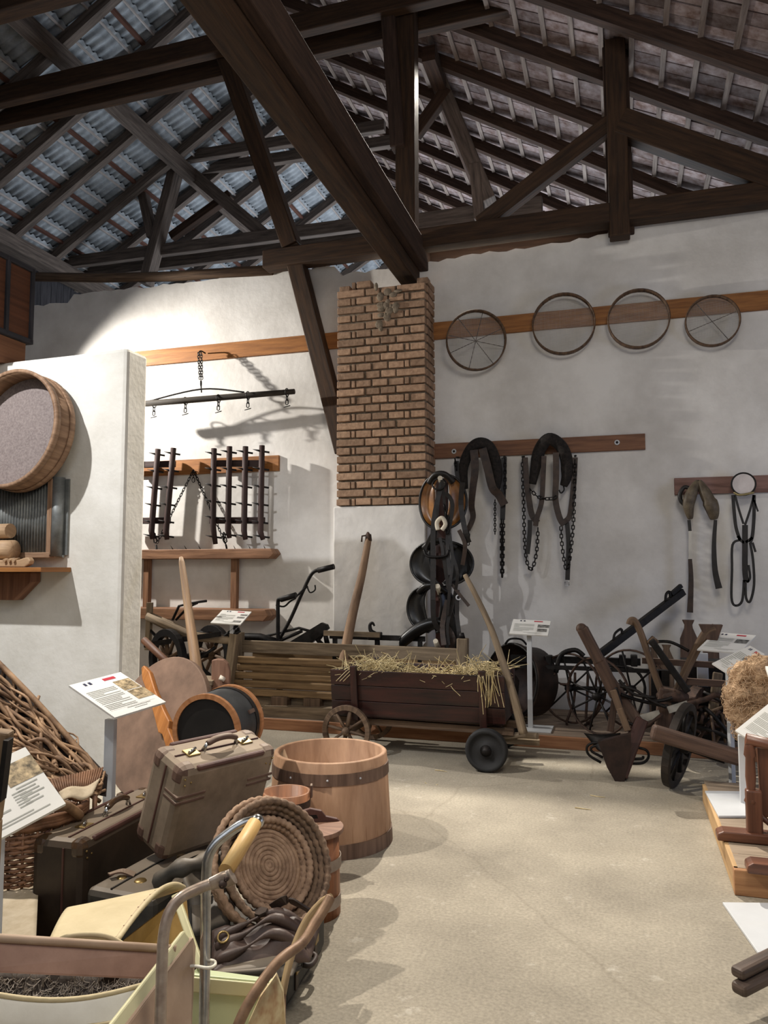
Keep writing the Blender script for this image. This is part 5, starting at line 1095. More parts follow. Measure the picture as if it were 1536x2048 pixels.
# black leather case under the taupe suitcase
zc = .345; a = PZ(178, 1772, zc); b = PZ(330, 1690, zc); c_ = PZ(252, 1822, zc)
M_blk2 = mat('soft_black_leather', (34, 33, 31), (66, 64, 60), rough=.55, scale=8, bump=.2, dust=.35)
l = V((b.x-a.x, b.y-a.y, 0)).normalized(); w_ = V((l.y, -l.x, 0)); 
t = Thing('leather_case', 'black leather case with brass locks lying under the taupe suitcase', 'case', a+l*.3+w_*.2-Z3*zc)
Pq = lambda p, q, z: V((a.x, a.y, 0))+l*p+w_*q+Z3*z
t.part('body', MB().box(Pq(.26, .15, zc/2+.002), (.56, .3, zc), (l, w_, Z3)), M_blk2, bevel=.025)
t.part('seam', MB().bar(Pq(.0, .1, zc+.003), Pq(.5, .1, zc+.003), .006, .006), M_leather)
for p in (.1, .36): t.part('lock_plate', MB().lathe([(1e-3, .006), (.016, .006), (.02, .0)], Pq(p, .065, zc+.001), Z3, 16), M_brass); t.part('lock_plate', MB().lathe([(1e-3, .006), (.02, .006), (.024, .0)], Pq(p, .15, zc+.001), Z3, 16), M_brass)
t.part('tab', MB().strap([Pq(.07, .03, zc+.02), Pq(.11, .06, zc+.022), Pq(.13, .1, zc+.006)], .03, .006, wd=l), M_grayl)
# soft bags
def cloth(name, label, cat, corners, m, hgt, seed, th=.012, fr=(9, 5), loc=None, group=None, nu=34, nv=26, edge=.0):
    c = [V(q) for q in corners]; rn = random.Random(seed); ph = [rn.uniform(0, 6) for _ in range(6)]
    def f(u, v):
        p = lerp(lerp(c[0], c[1], u), lerp(c[3], c[2], u), v); e = min(1, 5*min(u, 1-u, v, 1-v)+.0)
        w = sin(fr[0]*u+3*v+ph[0]+1.2*sin(4*v+ph[3]))*.5+sin(fr[1]*v*2+2.5*u+ph[1])*.35+sin(fr[0]*1.9*u-fr[1]*2.3*v+ph[2])*.25
        return p+Z3*(hgt*(e*(1.0)+.0)+hgt*.45*w*(.35+.65*e)-edge*(1-e))
    t = Thing(name, label, cat, loc or (sum(c, V())/4), group)
    t.part('body', MB().grid(f, nu, nv), m, solid=th); return t, f
zf = .17
M_brbag = mat('brown_soft_leather', (56, 43, 38), (88, 70, 62), rough=.5, scale=9, bump=.2)
t, f = cloth('leather_bag', 'crumpled brown leather bag lying under the coil baskets', 'bag', [PZ(425, 1868, .24), PZ(640, 1850, .24), PZ(618, 1925, .2), PZ(425, 1950, .2)], M_brbag, .055, 4, fr=(7, 6))
for k in range(3):
    v0 = .3+.25*k; t.part('fold', MB().tube(spline([f(.03, v0)+Z3*.012, f(.3, v0+.05)+Z3*.02, f(.6, v0-.03)+Z3*.025, f(.95, v0+.02)+Z3*.012], 7), [.012+.008*sin(i*.5) for i in range(22)], 8), M_brbag)
t.part('strap', MB().strap([f(.55, .1)+Z3*.05, f(.7, .3)+Z3*.06, f(.85, .35)+Z3*.06, f(.98, .15)+Z3*.05], .03, .006), M_leatherb)
t.part('strap_end', MB().prism([(-.03, -.02), (.02, -.02), (.035, 0), (.02, .02), (-.03, .02)], f(.45, .25)+Z3*.05, (.8, -.5, .2), (.4, .8, .3), .006), M_leatherb)
t.part('buckle_ring', MB().ring(f(.1, .6)+Z3*.03, (.2, -.6, .7), .018, .004, 12, 6), M_brass)
t, f = cloth('leather_satchel', 'flat black leather satchel at the bottom of the pile, edge toward the viewer', 'bag', [PZ(418, 1925, .21), PZ(608, 1905, .21), PZ(585, 1955, .185), PZ(405, 1975, .185)], M_blk2, .02, 9, fr=(3, 3))
for k in range(3): t.part('edge_fold', MB().tube(spline([PZ(415, 1948+9*k, .21-.02*k), PZ(480, 1945+8*k, .215-.02*k), PZ(540, 1938+8*k, .215-.02*k), PZ(600, 1915+10*k, .21-.02*k)], 6), .009, 8), M_blk2)
t, f = cloth('leather_coat', 'dark grey leather coat heaped between the taupe suitcase and the chrome handle', 'coat', [PZ(330, 1745, .33), PZ(450, 1690, .36), PZ(470, 1880, .2), PZ(372, 1880, .22)], mat('dark_grey_leather', (40, 40, 38), (72, 70, 66), rough=.55, scale=9, bump=.2, dust=.3), .06, 15, fr=(6, 4), edge=.05)
t.part('collar', MB().tube(spline([PZ(318, 1765, .36), PZ(350, 1740, .42), PZ(395, 1728, .43), PZ(440, 1715, .42)], 6), [.03+.006*sin(i) for i in range(19)], 9), MATS['dark_grey_leather'])
t.part('strap', MB().strap([PZ(345, 1745, .40), PZ(360, 1722, .43), PZ(400, 1705, .44), PZ(440, 1700, .43)], .035, .006), M_blk2); t.part('buckle', MB().ring(PZ(350, 1745, .41), (.2, -.7, .6), .014, .004, 4, 5), M_chrome)
t.part('pocket', MB().grid(lambda u, v: lerp(lerp(PZ(380, 1800, .3), PZ(455, 1775, .3), u), lerp(PZ(385, 1875, .24), PZ(460, 1855, .24), u), v)+Z3*.03*sin(pi*v), 8, 8), M_blk2, solid=.01)
# ------------------------------------------------------------------ nested coil baskets
M_coil = mat('coil_straw', (122, 96, 76), (174, 144, 118), rough=.85, scale=26, bump=.6)
M_coild = mat('dark_coil_straw', (88, 70, 56), (138, 112, 90), rough=.85, scale=26, bump=.6)
bc = D(538, 1732, 2.88)
iu = (RT*.86+UPV*.5).normalized(); vb = -(FW+RT*(545-768)/FPX-UPV*(1738-1024)/FPX).normalized()
bn = (vb*cos(radians(43))+iu*sin(radians(43))).normalized(); bref = (RT*.5-UPV*.86)
def basket(label, off, R0, dep, flare, m, floor_=True, n=64, dx=V()):
    c = bc+bn*off+dx; t = Thing('coil_basket', label, 'basket', c, 'nested straw coil baskets')
    r0 = .0135; rows = int(dep/.02)
    wr = lambda ph: (lambda k: (.80, 1.12, 1.12)[(k+ph) % 3])
    for i in range(rows):
        R1 = R0+flare*i/max(1, rows-1); t.part('wall_coil', MB().ring(c+bn*(.012+.021*i), bn, R1, r0, n*2, 7, ref=bref, mod=wr(i)), m)
    if floor_:
        k = 0; R1 = R0-.006
        while R1 > .012: t.part('base_coil', MB().ring(c, bn, R1, .0095, max(12, int(n*R1/R0)), 6, ref=bref), m); R1 -= .0158
        t.part('base_centre', MB().ball(c, .013), m)
    return t
basket('innermost straw coil basket showing its spiral bottom', .0, .148, .05, .012, M_coil)
basket('middle straw coil basket around the spiral bottom', -.03, .172, .10, .046, M_coild, False)
basket('outermost straw coil basket with thick wrapped rim at the upper left', -.055, .19, .13, .046, M_coil, False, dx=-iu*.022)
# ------------------------------------------------------------------ churn with lid, small bucket
M_churn = wood('orange_churn_wood', (112, 66, 38), (158, 100, 62), rough=.45, dust=.2)
M_lid = wood('brown_lid_wood', (104, 74, 58), (142, 108, 88), rough=.6)
p = D(620, 1652, 3.42); r = .142
t = Thing('butter_churn', 'small brown wooden vessel with round lid and arched grip handle, before the big tub', 'churn', V((p.x, p.y, 0)))
zl_ = p.z
t.part('staves', MB().lathe([(1e-3, .0), (r*.97, .0), (r*.9, zl_-.02), (1e-3, zl_-.02)], (p.x, p.y, 0), Z3, 40, smooth=True), M_churn)
for z in (.04, .2): t.part('hoop', MB().lathe([(r*.97, z), (r*.985, z), (r*.975, z+.045), (r*.95, z+.045)], (p.x, p.y, 0), Z3, 40, smooth=False), mat('grey_hoop', (120, 104, 90), (158, 142, 126), rough=.6, bump=.1))
t.part('lid', MB().lathe([(1e-3, zl_-.02), (r*1.05, zl_-.02), (r*1.06, zl_-.012), (r*1.05, zl_), (1e-3, zl_+.002)], (p.x, p.y, 0), Z3, 40, smooth=False), M_lid, bevel=.002)
hx = V((.93, -.36, 0)); t.part('grip', MB().prism([(-.135, 0), (.135, 0), (.12, .012), (.07, .025), (.05, .05), (0, .062), (-.05, .05), (-.085, .02), (-.12, .012)], (p.x-.02, p.y+.05, zl_), V((.90, .44, 0)), Z3, .022, gx=True), M_redb, bevel=.004)
t.part('grip_slot', MB().prism([(-.035, .018), (.035, .018), (.028, .034), (-.028, .034)], (p.x-.02, p.y+.05, zl_), V((.90, .44, 0)), Z3, .024), M_iron)
p = D(572, 1582, 3.72); r = .118
t = Thing('wooden_bucket', 'orange wooden bucket with iron ears, half hidden between suitcase and big tub', 'bucket', V((p.x, p.y, 0)))
t.part('staves', MB().lathe([(1e-3, .02), (r*.85, .02), (r*.85, 0), (r*.88, 0), (r, p.z), (r-.014, p.z), (r*.82, .04), (1e-3, .04)], (p.x, p.y, 0), Z3, 40), M_churn)
t.part('hoop', MB().lathe([(r*.985, p.z-.07), (r*1.0, p.z-.07), (r*1.01, p.z-.035), (r*.99, p.z-.035)], (p.x, p.y, 0), Z3, 40, smooth=False), M_rust)
for a in (.35, .35+pi): q = V((p.x+cos(a)*(r+.004), p.y+sin(a)*(r+.004), p.z)); t.part('ear', MB().box(q, (.012, .04, .06), (V((cos(a), sin(a), 0)), V((-sin(a), cos(a), 0)), Z3)), M_grayl, bevel=.004)
# ------------------------------------------------------------------ black round box, wooden disc, crates behind
M_orim = wood('orange_rim_wood', (146, 96, 58), (186, 132, 90), rough=.5)
M_bbox = mat('scuffed_black_lacquer', (18, 17, 16), (34, 32, 30), rough=.55, scale=6, bump=.1, c3=(84, 74, 60))
c0 = D(413, 1462, 3.85); c1 = D(466, 1438, 4.14); ax = (c0-c1).normalized(); Ln = .27; r = .178
t = Thing('round_box', 'black round box with orange wooden rims lying on its side behind the taupe suitcase', 'box', c0-Z3*r)
t.part('drum', MB().lathe([(1e-3, 0), (r, 0), (r, Ln), (1e-3, Ln)], c0-ax*Ln, ax, 48, smooth=True), mat('slate_black_box', (44, 45, 46), (70, 71, 72), rough=.55, scale=5, bump=.1), bevel=.001)
t.part('face', MB().disc(c0+ax*.001, ax, r-.016, 48, .003), M_bbox)
t.part('rim', MB().lathe([(r-.018, .0), (r-.018, .012), (r+.006, .012), (r+.006, -.012), (r, -.012)], c0, ax, 48, smooth=False), M_orim); t.part('rim', MB().lathe([(r, -.012), (r+.01, -.012), (r+.01, .02), (r, .02)], c0-ax*Ln, ax, 48, smooth=False), M_orim)
t.part('band', MB().lathe([(r, -.0), (r+.005, -.0), (r+.005, .03), (r, .03)], c0-ax*(Ln-.035), ax, 48, smooth=False), M_leather)
q = D(474, 1435, 3.92); t.part('tab', MB().box(c0-ax*.17+((q-c0)-ax*(q-c0).dot(ax)).normalized()*(r+.002), (.06, .02, .012), (ax, ((q-c0)-ax*(q-c0).dot(ax)).normalized().cross(ax), ((q-c0)-ax*(q-c0).dot(ax)).normalized())), M_grayl)
zz = c0.z-r-.008; cm = c0-ax*Ln/2
t = Thing('wooden_crate', 'plain wooden crate under the black round box, hidden behind the suitcases', 'crate', V((cm.x, cm.y, 0)))
for k in range(4): t.part('slat', MB().box((cm.x, cm.y-.13, .06+zz*.25*k*.95), (.34, .02, zz*.22)), M_oldw); t.part('slat', MB().box((cm.x, cm.y+.13, .06+zz*.25*k*.95), (.34, .02, zz*.22)), M_oldw)
for sx_ in (-.15, .15): t.part('end_panel', MB().box((cm.x+sx_, cm.y, zz/2), (.02, .24, zz)), M_oldw)
t.part('lid', MB().box((cm.x, cm.y, zz-.01), (.36, .3, .02)), M_oldw)
# big wooden disc with orange batten
c0 = D(318, 1452, 4.38); ax = (V((-.36, -1, .42))).normalized(); r = .40
M_disc = mat('taupe_disc_wood', (92, 72, 58), (126, 100, 82), rough=.75, scale=5, bump=.1)
t = Thing('wooden_disc', 'large round wooden disc with an orange batten leaning behind the sign and round box', 'disc', c0-Z3*.37)
ux_ = V((.8, -.55, 0)); ux_ = (ux_-ax*ux_.dot(ax)).normalized(); uy_ = ax.cross(ux_); uy_ = uy_ if uy_.z > 0 else -uy_
t.part('board', MB().lathe([(1e-3, -.02), (r, -.02), (r, .02), (1e-3, .02)], c0, ax, 56, smooth=False), M_disc, bevel=.006)
qa, qb = D(290, 1335, 4.25), D(348, 1500, 4.2)
loc = lambda q: ((lambda w: ((w-c0).dot(ux_), (w-c0).dot(uy_)))(CAM+(q-CAM)*((c0+ax*.03-CAM).dot(ax)/(q-CAM).dot(ax))))
(x0, y0), (x1, y1) = loc(qa), loc(qb)
dx, dy = (x1-x0), (y1-y0); nx, ny_ = -dy, dx; nl = sqrt(nx*nx+ny_*ny_); nx, ny_ = nx/nl, ny_/nl
sh = [(0, .012), (.12, .035), (.35, .03), (.6, .04), (.75, .05), (.8, .028), (.9, .03), (1.15, .045)]
outl = [(x0+dx*s_+nx*w2, y0+dy*s_+ny_*w2) for s_, w2 in sh]+[(x0+dx*s_-nx*w2*.9, y0+dy*s_-ny_*w2*.9) for s_, w2 in sh[::-1]]
t.part('batten', MB().prism(outl, c0+ax*.036, ux_, uy_, .032), wood('orange_batten_wood', (132, 80, 36), (176, 116, 60), rough=.5), bevel=.006)
bz = (c0-Z3*.40)
single('timber_block', MB().box((c0.x+.02, c0.y+.08, .13), (.42, .4, .255)), M_oldw, 'rough timber block under the large wooden disc, behind the dark suitcase', 'block', V((c0.x, c0.y, 0)), bevel=.01)
# plank seat with slotted upright
t = Thing('wooden_bench', 'brown wooden bench end with slotted rounded upright, behind the black round box', 'bench', D(438, 1400, 4.6))
def B4(px, py, o=0.0): return D(px, py, 4.62-o)
ubx = (B4(462, 1345)-B4(424, 1345)).normalized()
hw = (B4(460, 1345)-B4(424, 1345)).length/2; hh_ = (B4(440, 1318)-B4(440, 1412)).length
t.part('upright', MB().prism([(-hw, 0), (hw, 0), (hw*1.05, hh_*.72), (hw*.8, hh_*.9), (hw*.35, hh_*.985), (-hw*.4, hh_), (-hw, hh_*.97)], B4(441, 1412), ubx, Z3, .04), M_lid, bevel=.006)
t.part('slot', MB().tube([B4(439, 1355, .024), B4(449, 1361, .024)], .012, 8).tube([B4(440, 1352, .022), B4(450, 1358, .022)], .008, 8), mat('painted_slot_light', (196, 186, 170), rough=.6, bump=0), label='slot painted pale as light through it')  # pale solid plugs stand in for light showing through the slot
t.part('seat_plank', MB().bar(B4(372, 1358, -.05), B4(432, 1362, -.05), .2, .03), M_greyw, bevel=.004); t.part('seat_plank', MB().bar(B4(440, 1390, .1), B4(520, 1440, .0), .1, .03), M_lid, bevel=.004)
q = B4(440, 1405); t.part('leg', MB().bar((q.x, q.y, 0), q, .08, .05), M_lid); q = B4(385, 1362, -.05); t.part('leg', MB().bar((q.x, q.y, 0), q, .06, .05), M_greyw)
# ------------------------------------------------------------------ signs on the left
c = [D(134, 1373, 3.9), D(244, 1345, 4.12), D(328, 1406, 3.95), D(233, 1436, 3.72)]
bs = V((D(222, 1440, 3.9).x, D(222, 1440, 3.9).y, 0))
sign('white sign with two sepia pictures and a red stripe, in front of the wooden disc', c, V((bs.x, bs.y, D(222, 1438, 3.9).z)), bs, [(.66, .2, .98, .48), (.68, .5, 1.0, .76)], 14, head='Lis na hrozno', base_size=(.3, .3), postw=.055)
c = [D(-70, 1462, 2.62), D(42, 1498, 2.75), D(144, 1606, 2.62), D(-30, 1690, 2.36)]
bs = V((D(-6, 1720, 2.5).x, D(-6, 1720, 2.5).y, 0))
sign('white sign cut by the left picture edge, with one sepia picture, nearest the viewer', [D(-70, 1555, 2.6), D(38, 1498, 2.75), D(144, 1606, 2.62), D(-20, 1686, 2.42)], V((bs.x, bs.y, D(-6, 1660, 2.5).z)), bs, [(.5, .14, 1.0, .46)], 12, head=False, base_size=(.3, .3), postw=.035,
     cols=[(.08, .4, .4, .78, 6), (.46, .74, .55, .8, 6), (.55, .9, .5, .8, 6), (.1, .9, .86, .94, 2)])
# ------------------------------------------------------------------ wicker
M_twig = mat('brown_twig', (96, 72, 54), (176, 142, 108), rough=.7, scale=9, island=.35, bump=.2)
M_wick = mat('brown_wicker', (84, 58, 42), (140, 102, 76), rough=.6, scale=14, island=.3, bump=.2)
c = [D(-60, 1270, 3.85), D(200, 1548, 3.7), D(196, 1592, 3.55), D(-60, 1540, 3.45)]
t = Thing('twig_hamper_lid', 'rough open lid of long brown twigs slanting down beside the partition', 'basket', D(60, 1560, 3.55))
mbs = [MB() for _ in range(3)]
for k in range(50):
    v = R_.random()**.8; a0, b0 = lerp(c[0], c[3], v), lerp(c[1], c[2], v); pts = []
    for i in range(8):
        f_ = i/7; pts.append(lerp(a0, b0, f_)+V((R_.gauss(0, .012), R_.gauss(0, .03), R_.gauss(0, .02))))
    s0 = R_.choice([0, 0, 1, 2]); e0 = R_.choice([8, 8, 7, 6]); t.part('twig', MB().tube(spline(pts[s0:e0], 4), R_.uniform(.004, .011), 6), M_twig)
for k in range(14):
    f_ = k/13; a0, b0 = lerp(c[0], c[1], f_), lerp(c[3], c[2], f_); t.part('cross_twig', MB().tube(spline([lerp(a0, b0, q)+V((R_.gauss(0, .01), .02+R_.gauss(0, .015), 0)) for q in (0, .33, .66, 1)], 4), R_.uniform(.005, .009), 6), M_twig)
t.part('edge_rod', MB().tube(spline([c[0], lerp(c[0], c[1], .5)+Z3*.02, c[1]], 8), .014, 7), M_twig)
t.part('painted_shade_sheet', MB().grid(lambda u, v: lerp(lerp(c[0], c[1], u), lerp(c[3], c[2], u), v)+V((0, .06, -.02)), 6, 6), mat('twig_gap_shade', (36, 30, 28), (60, 50, 44), rough=.9, scale=9))  # dark sheet added behind the twigs, paints the shade in their gaps
# flat tray edge
t = Thing('wicker_tray', 'flat wicker tray edge with upright stakes under the twig lid', 'basket', D(140, 1580, 3.4))
a0, b0 = D(75, 1565, 3.35), D(205, 1535, 3.55); a1, b1 = D(95, 1600, 3.3), D(190, 1590, 3.45)
for k in range(26): f_ = k/25; t.part('stake', MB().tube([lerp(a0, b0, f_), lerp(a1, b1, f_)+Z3*.02], .005, 5), M_wick)
for k in range(4): t.part('weaver', MB().tube(spline([lerp(a0, a1, .4+.2*k)+V((0, -.008, 0)), lerp(lerp(a0, b0, .5), lerp(a1, b1, .5), .4+.2*k), lerp(b0, b1, .4+.2*k)], 8), .006, 6), M_wick)
t.part('cloth_strip', MB().grid(lambda u, v: lerp(lerp(D(118, 1585, 3.25), D(200, 1560, 3.35), u), lerp(D(125, 1602, 3.2), D(185, 1592, 3.28), u), v)+Z3*.01*sin(7*u), 10, 4), mat('beige_cloth', (176, 158, 132), (206, 190, 164), rough=.9, scale=20), solid=.006)
t.part('leg', MB().tube([a1, V((a1.x, a1.y, 0))], .012, 6).tube([b1, V((b1.x, b1.y, 0))], .012, 6), M_wick)
# round wicker basket
cb = D(52, 1700, 3.25); cb.z = .245; Rb = .24
t = Thing('wicker_basket', 'big round brown wicker basket behind the dark suitcase at the left edge', 'basket', cb)
top = D(62, 1625, 3.25).z-.245; nr = int(top/.017)
for i in range(nr):
    z = .012+i*.017; R1 = Rb*(.82+.22*sin(pi*min(1, .15+.75*z/top)))
    pts = [cb+V((cos(2*pi*k/56)*(R1+.007*(1 if (k+i) % 2 else -1)), sin(2*pi*k/56)*(R1+.007*(1 if (k+i) % 2 else -1)), z)) for k in range(56)]
    t.part('weaver', MB().tube(pts, .0082, 5, closed=True), M_wick)
for k in range(28): a = 2*pi*k/28; t.part('stake', MB().tube([cb+V((cos(a)*Rb*.9, sin(a)*Rb*.9, 0)), cb+V((cos(a)*Rb*1.03, sin(a)*Rb*1.03, top*.5)), cb+V((cos(a)*Rb*.96, sin(a)*Rb*.96, top))], .006, 5), M_wick)
for k in range(3): t.part('rim_braid', MB().ring(cb+Z3*(top+.012*k), Z3, Rb*.98, .013, 60, 7, mod=lambda k: 1+.2*((k % 4) < 2)), M_wick)
t.part('handle', MB().tube(spline([cb+V((.12, -.2, top)), cb+V((.2, -.17, top+.07)), cb+V((.25, -.08, top+.07)), cb+V((.25, .02, top))], 6), .02, 8), M_twig)
# sheet on the floor, trunk corner, old post
t = Thing('covered_box', 'low box under a pale beige canvas between wicker basket and dark suitcase', 'box', PZ(20, 1830, 0))
ZC = .24; sc_ = [D(-150, 1700, 3.5), PZ(80, 1700, ZC), PZ(72, 1884, ZC), PZ(-110, 1905, ZC)]; sc_[0].z = ZC
t.part('canvas', MB().grid(lambda u, v: lerp(lerp(sc_[0], sc_[1], u), lerp(sc_[3], sc_[2], u), v)+Z3*(.008*sin(8*u+3*v)*sin(5*v)-.004), 20, 14), mat('canvas_beige', (176, 160, 134), (202, 188, 164), rough=.9, scale=14, bump=.3), solid=.008)
t.part('skirt', MB().grid(lambda u, v: lerp(sc_[3], sc_[2], u)-Z3*(.235*v)+FW*(.008*sin(14*u)*v), 20, 4), MATS['canvas_beige'], solid=.008)
mb = MB(); mb.hexa([q-Z3*ZC for q in sc_]+[q-Z3*.025 for q in sc_]); t.part('body', mb, M_oldw)
t = Thing('trunk', 'dark red-brown trunk corner with rivets at the lower left edge', 'trunk', PZ(10, 1890, .1))
p0 = PZ(0, 1818, .2); p1 = PZ(60, 1885, .2)
l = V((p1.x-p0.x, p1.y-p0.y, 0)).normalized(); w_ = V((-l.y, l.x, 0)); w_ = w_ if w_.x < 0 else -w_
t.part('body', MB().box(p1-l*.25+w_*.15-Z3*.1, (.5, .3, .196), (l, w_, Z3)), M_redb, bevel=.008); t.part('edge_strip', MB().bar(p1-l*.48, p1-l*.01, .02, .012), M_iron)
for k in range(5): t.part('rivet', MB().ball(p1-l*(.05+.05*k)-w_*.001-Z3*.03, .005), M_brass)
t = Thing('loom_post', 'worn brown wooden post with pale end grain at the left picture edge', 'post', D(0, 1500, 1.95))
pa, pb_ = D(2, 1460, 1.95), D(-22, 1640, 1.95)
t.part('post', MB().bar(pa, pb_, .055, .04, up=FW).bar(pb_, V((pb_.x-.02, pb_.y, 0)), .055, .04, up=FW), wood('worn_post_wood', (96, 76, 54), (140, 116, 88), rough=.7), bevel=.006)
t.part('side_strip', MB().bar(D(17, 1478, 1.93), D(2, 1600, 1.93), .012, .03, up=FW), M_iron)
# ================================================================== cream pram in the near left corner
M_cream = mat('cream_canvas', (172, 156, 120), (196, 180, 144), rough=.7, scale=5, bump=.12, bscale=60)
M_creamp = mat('cream_paint', (186, 180, 138), (206, 200, 160), rough=.5, scale=4, bump=.05)
M_green = mat('pale_green_paint', (178, 188, 148), (194, 202, 164), rough=.45, scale=4, bump=.05)
M_ochre = mat('ochre_lining', (140, 108, 52), (168, 134, 72), rough=.8, scale=8)
M_lthr = mat('mauve_brown_leatherette', (128, 96, 80), (160, 126, 108), rough=.6, scale=7, bump=.15, c3=(186, 154, 120))
M_tan = mat('beige_board_paint', (150, 124, 102), (176, 152, 128), rough=.6, scale=6, bump=.1)
M_white3 = mat('white_canvas', (202, 196, 182), (224, 220, 208), rough=.8, scale=5, bump=.2)
M_grip = wood('worn_yellow_grip', (168, 120, 62), (208, 176, 116), rough=.5)
M_tube = mat('tarnished_tube', (128, 108, 94), (186, 172, 156), rough=.35, metal=.4, scale=12, bump=.08)
T0 = 1.72
def N(px, py, t=T0): return D(px, py, t)
gc = N(180, 1990, 1.6)
t = Thing('pram', 'cream pram with canvas hood and chrome push handle with yellow wooden grip, nearest the viewer', 'pram', V((gc.x, gc.y, 0)))
# rail of the body
a, b = N(-60, 1876, 1.62), N(352, 1902, 1.70); a2, b2 = N(-60, 1946, 1.58), N(312, 1962, 1.66)
t.part('side_panel', MB().hexa([a, a+FW*.02, a2+FW*.02, a2, b, b+FW*.02, b2+FW*.02, b2]), M_lthr, bevel=.006)
t.part('top_edge', MB().tube([a+UPV*.004, b+UPV*.004], .009, 8), M_tan)
# fuzzy lining and white canvas below
def fz(u, v): return lerp(lerp(N(-60, 1944, 1.63), N(318, 1958, 1.70), u), lerp(N(-60, 2000, 1.60), N(250, 2000, 1.64), u), v)
t.part('lining', MB().grid(fz, 12, 5), mat('dark_felt_lining', (46, 40, 38), (92, 84, 78), rough=1, scale=24, bump=.5), solid=.004)
mb = MB(); rf = random.Random(3)
for k in range(500):
    p = fz(rf.random(), .1+.75*rf.random()); q = V((rf.gauss(0, 1), rf.gauss(0, 1), rf.gauss(0, 1))).normalized(); mb.tube(spline([p-FW*.004, p-FW*.012+q*.01, p-FW*.01+q*.02], 3), .0009, 3, cap=False)
fo = t.part('lint', mb, mat('grey_lint', (150, 140, 130), rough=1, bump=0)); fo['kind'] = 'stuff'
def cv(u, v):
    top = lerp(N(-60, 1978, 1.5), N(300, 1965, 1.62), u)+(-UPV)*(.028*sin(pi*u)); bot = lerp(N(-60, 2110, 1.5), N(225, 2110, 1.56), u)
    return lerp(top, bot, v)-FW*(.03*sin(pi*v)+.012*sin(6*v+4*u)*v)
t.part('canvas_side', MB().grid(cv, 16, 12), M_white3, solid=.005)
t.part('canvas_hem', MB().tube([cv(i/14, 0)-FW*.002 for i in range(15)], .0055, 7), M_cream); t.part('canvas_hem', MB().tube([cv(i/14, .38)-FW*.003 for i in range(15)], .0035, 6), M_cream)
# slanted end board
fa, fb = N(388, 1874, 1.74), N(236, 2075, 1.50); ga, gb = N(392, 1890, 1.80), N(384, 2090, 1.62)
t.part('end_board', MB().hexa([fa-RT*.018, fa, ga, ga-RT*.018+FW*.0, fb-RT*.018, fb+RT*.0, gb, gb-RT*.02]), M_tan, bevel=.004)
t.part('board_edge', MB().bar(fa-RT*.016, fb-RT*.016, .036, .014, up=FW), M_creamp, bevel=.004)
# hood: canvas half barrel with opening to the right
h0 = [N(78, 1905, 1.95), N(168, 1835, 2.1), N(225, 1775, 2.2), N(290, 1764, 2.2), N(370, 1778, 2.14)]   # rear to front ridge silhouette
axA, axB = N(60, 1925, 1.75), N(225, 1760, 2.32)
def hood(u, v):
    # v sweeps over the arch from near hem to far hem, u from rear-left to front-right opening
    near = lerp(N(90, 1900, 1.80), N(232, 1890, 1.80), u); far = lerp(N(150, 1850, 2.3), N(371, 1776, 2.28), u); mid = (near+far)/2
    hgt = .0+.085*sin(pi*v)*(1-.15*u)
    crown = lerp(N(145, 1838, 2.05), N(330, 1776, 2.1), u)
    p = near*(1-v)**2+far*v**2+(crown*2-mid)*2*v*(1-v)*.5+mid*2*v*(1-v)*.5
    return p+UPV*(.05*sin(pi*v)*(1-u*.55))
t.part('hood', MB().grid(hood, 20, 20), M_cream, solid=.006)
t.part('hood_rear', MB().grid(lambda u, v: lerp(hood(0, v), lerp(N(95, 1905, 1.8), N(120, 1900, 2.2), v), u), 4, 20), M_cream, solid=.004)
t.part('hood_seam', MB().tube([hood(.985, i/24)+UPV*.004 for i in range(25)], .0065, 8), M_cream); t.part('hood_seam', MB().tube([hood(.94, i/24)+UPV*.003 for i in range(25)], .002, 6), M_tan)
for k in range(12): t.part('stitch', MB().bar(hood(.93, .04+k*.08)+UPV*.004, hood(.985, .04+k*.08)+UPV*.006, .003, .004), M_tan)
t.part('hood_flap', MB().tube(spline([N(95, 1893, 1.72), N(140, 1872, 1.72), N(200, 1870, 1.72), N(238, 1884, 1.73), N(262, 1905, 1.73)], 6), .006, 8), M_cream)
t.part('flap', MB().prism([(-.19, -.04), (.0, -.04), (-.01, .008), (-.04, .03), (-.1, .038), (-.15, .028)], N(262, 1902, 1.74), RT, UPV, .006), M_cream)
t.part('inner_lining', MB().hexa([N(238, 1888, 1.86), N(240, 1885, 2.0), N(372, 1782, 2.36), N(371, 1786, 2.3), N(250, 1925, 1.9), N(255, 1925, 2.0), N(385, 1925, 2.3), N(380, 1925, 2.2)]), M_ochre)
# yellow side strip and green foot box
t.part('side_strip', MB().hexa([N(342, 1792, 2.1), N(342, 1792, 2.16), N(358, 1784, 2.16), N(356, 1786, 2.1), N(392, 1935, 1.9), N(392, 1935, 1.96), N(408, 1926, 1.96), N(406, 1928, 1.9)]), M_creamp, bevel=.003)
g = [N(380, 1948, 1.86), N(555, 1964, 1.92), N(545, 1957, 2.0), N(392, 1936, 1.96)]
t.part('foot_box', MB().hexa([g[0], g[3], g[3]-Z3*.4, g[0]-Z3*.4, g[1], g[2], g[2]-Z3*.4, g[1]-Z3*.4]), M_green, bevel=.004)
t.part('box_lip', MB().hexa([g[0]-FW*.012, g[3], g[3]-Z3*.035, g[0]-FW*.012-Z3*.035, g[1]-FW*.012, g[2], g[2]-Z3*.035, g[1]-FW*.012-Z3*.035]), M_creamp, bevel=.003)
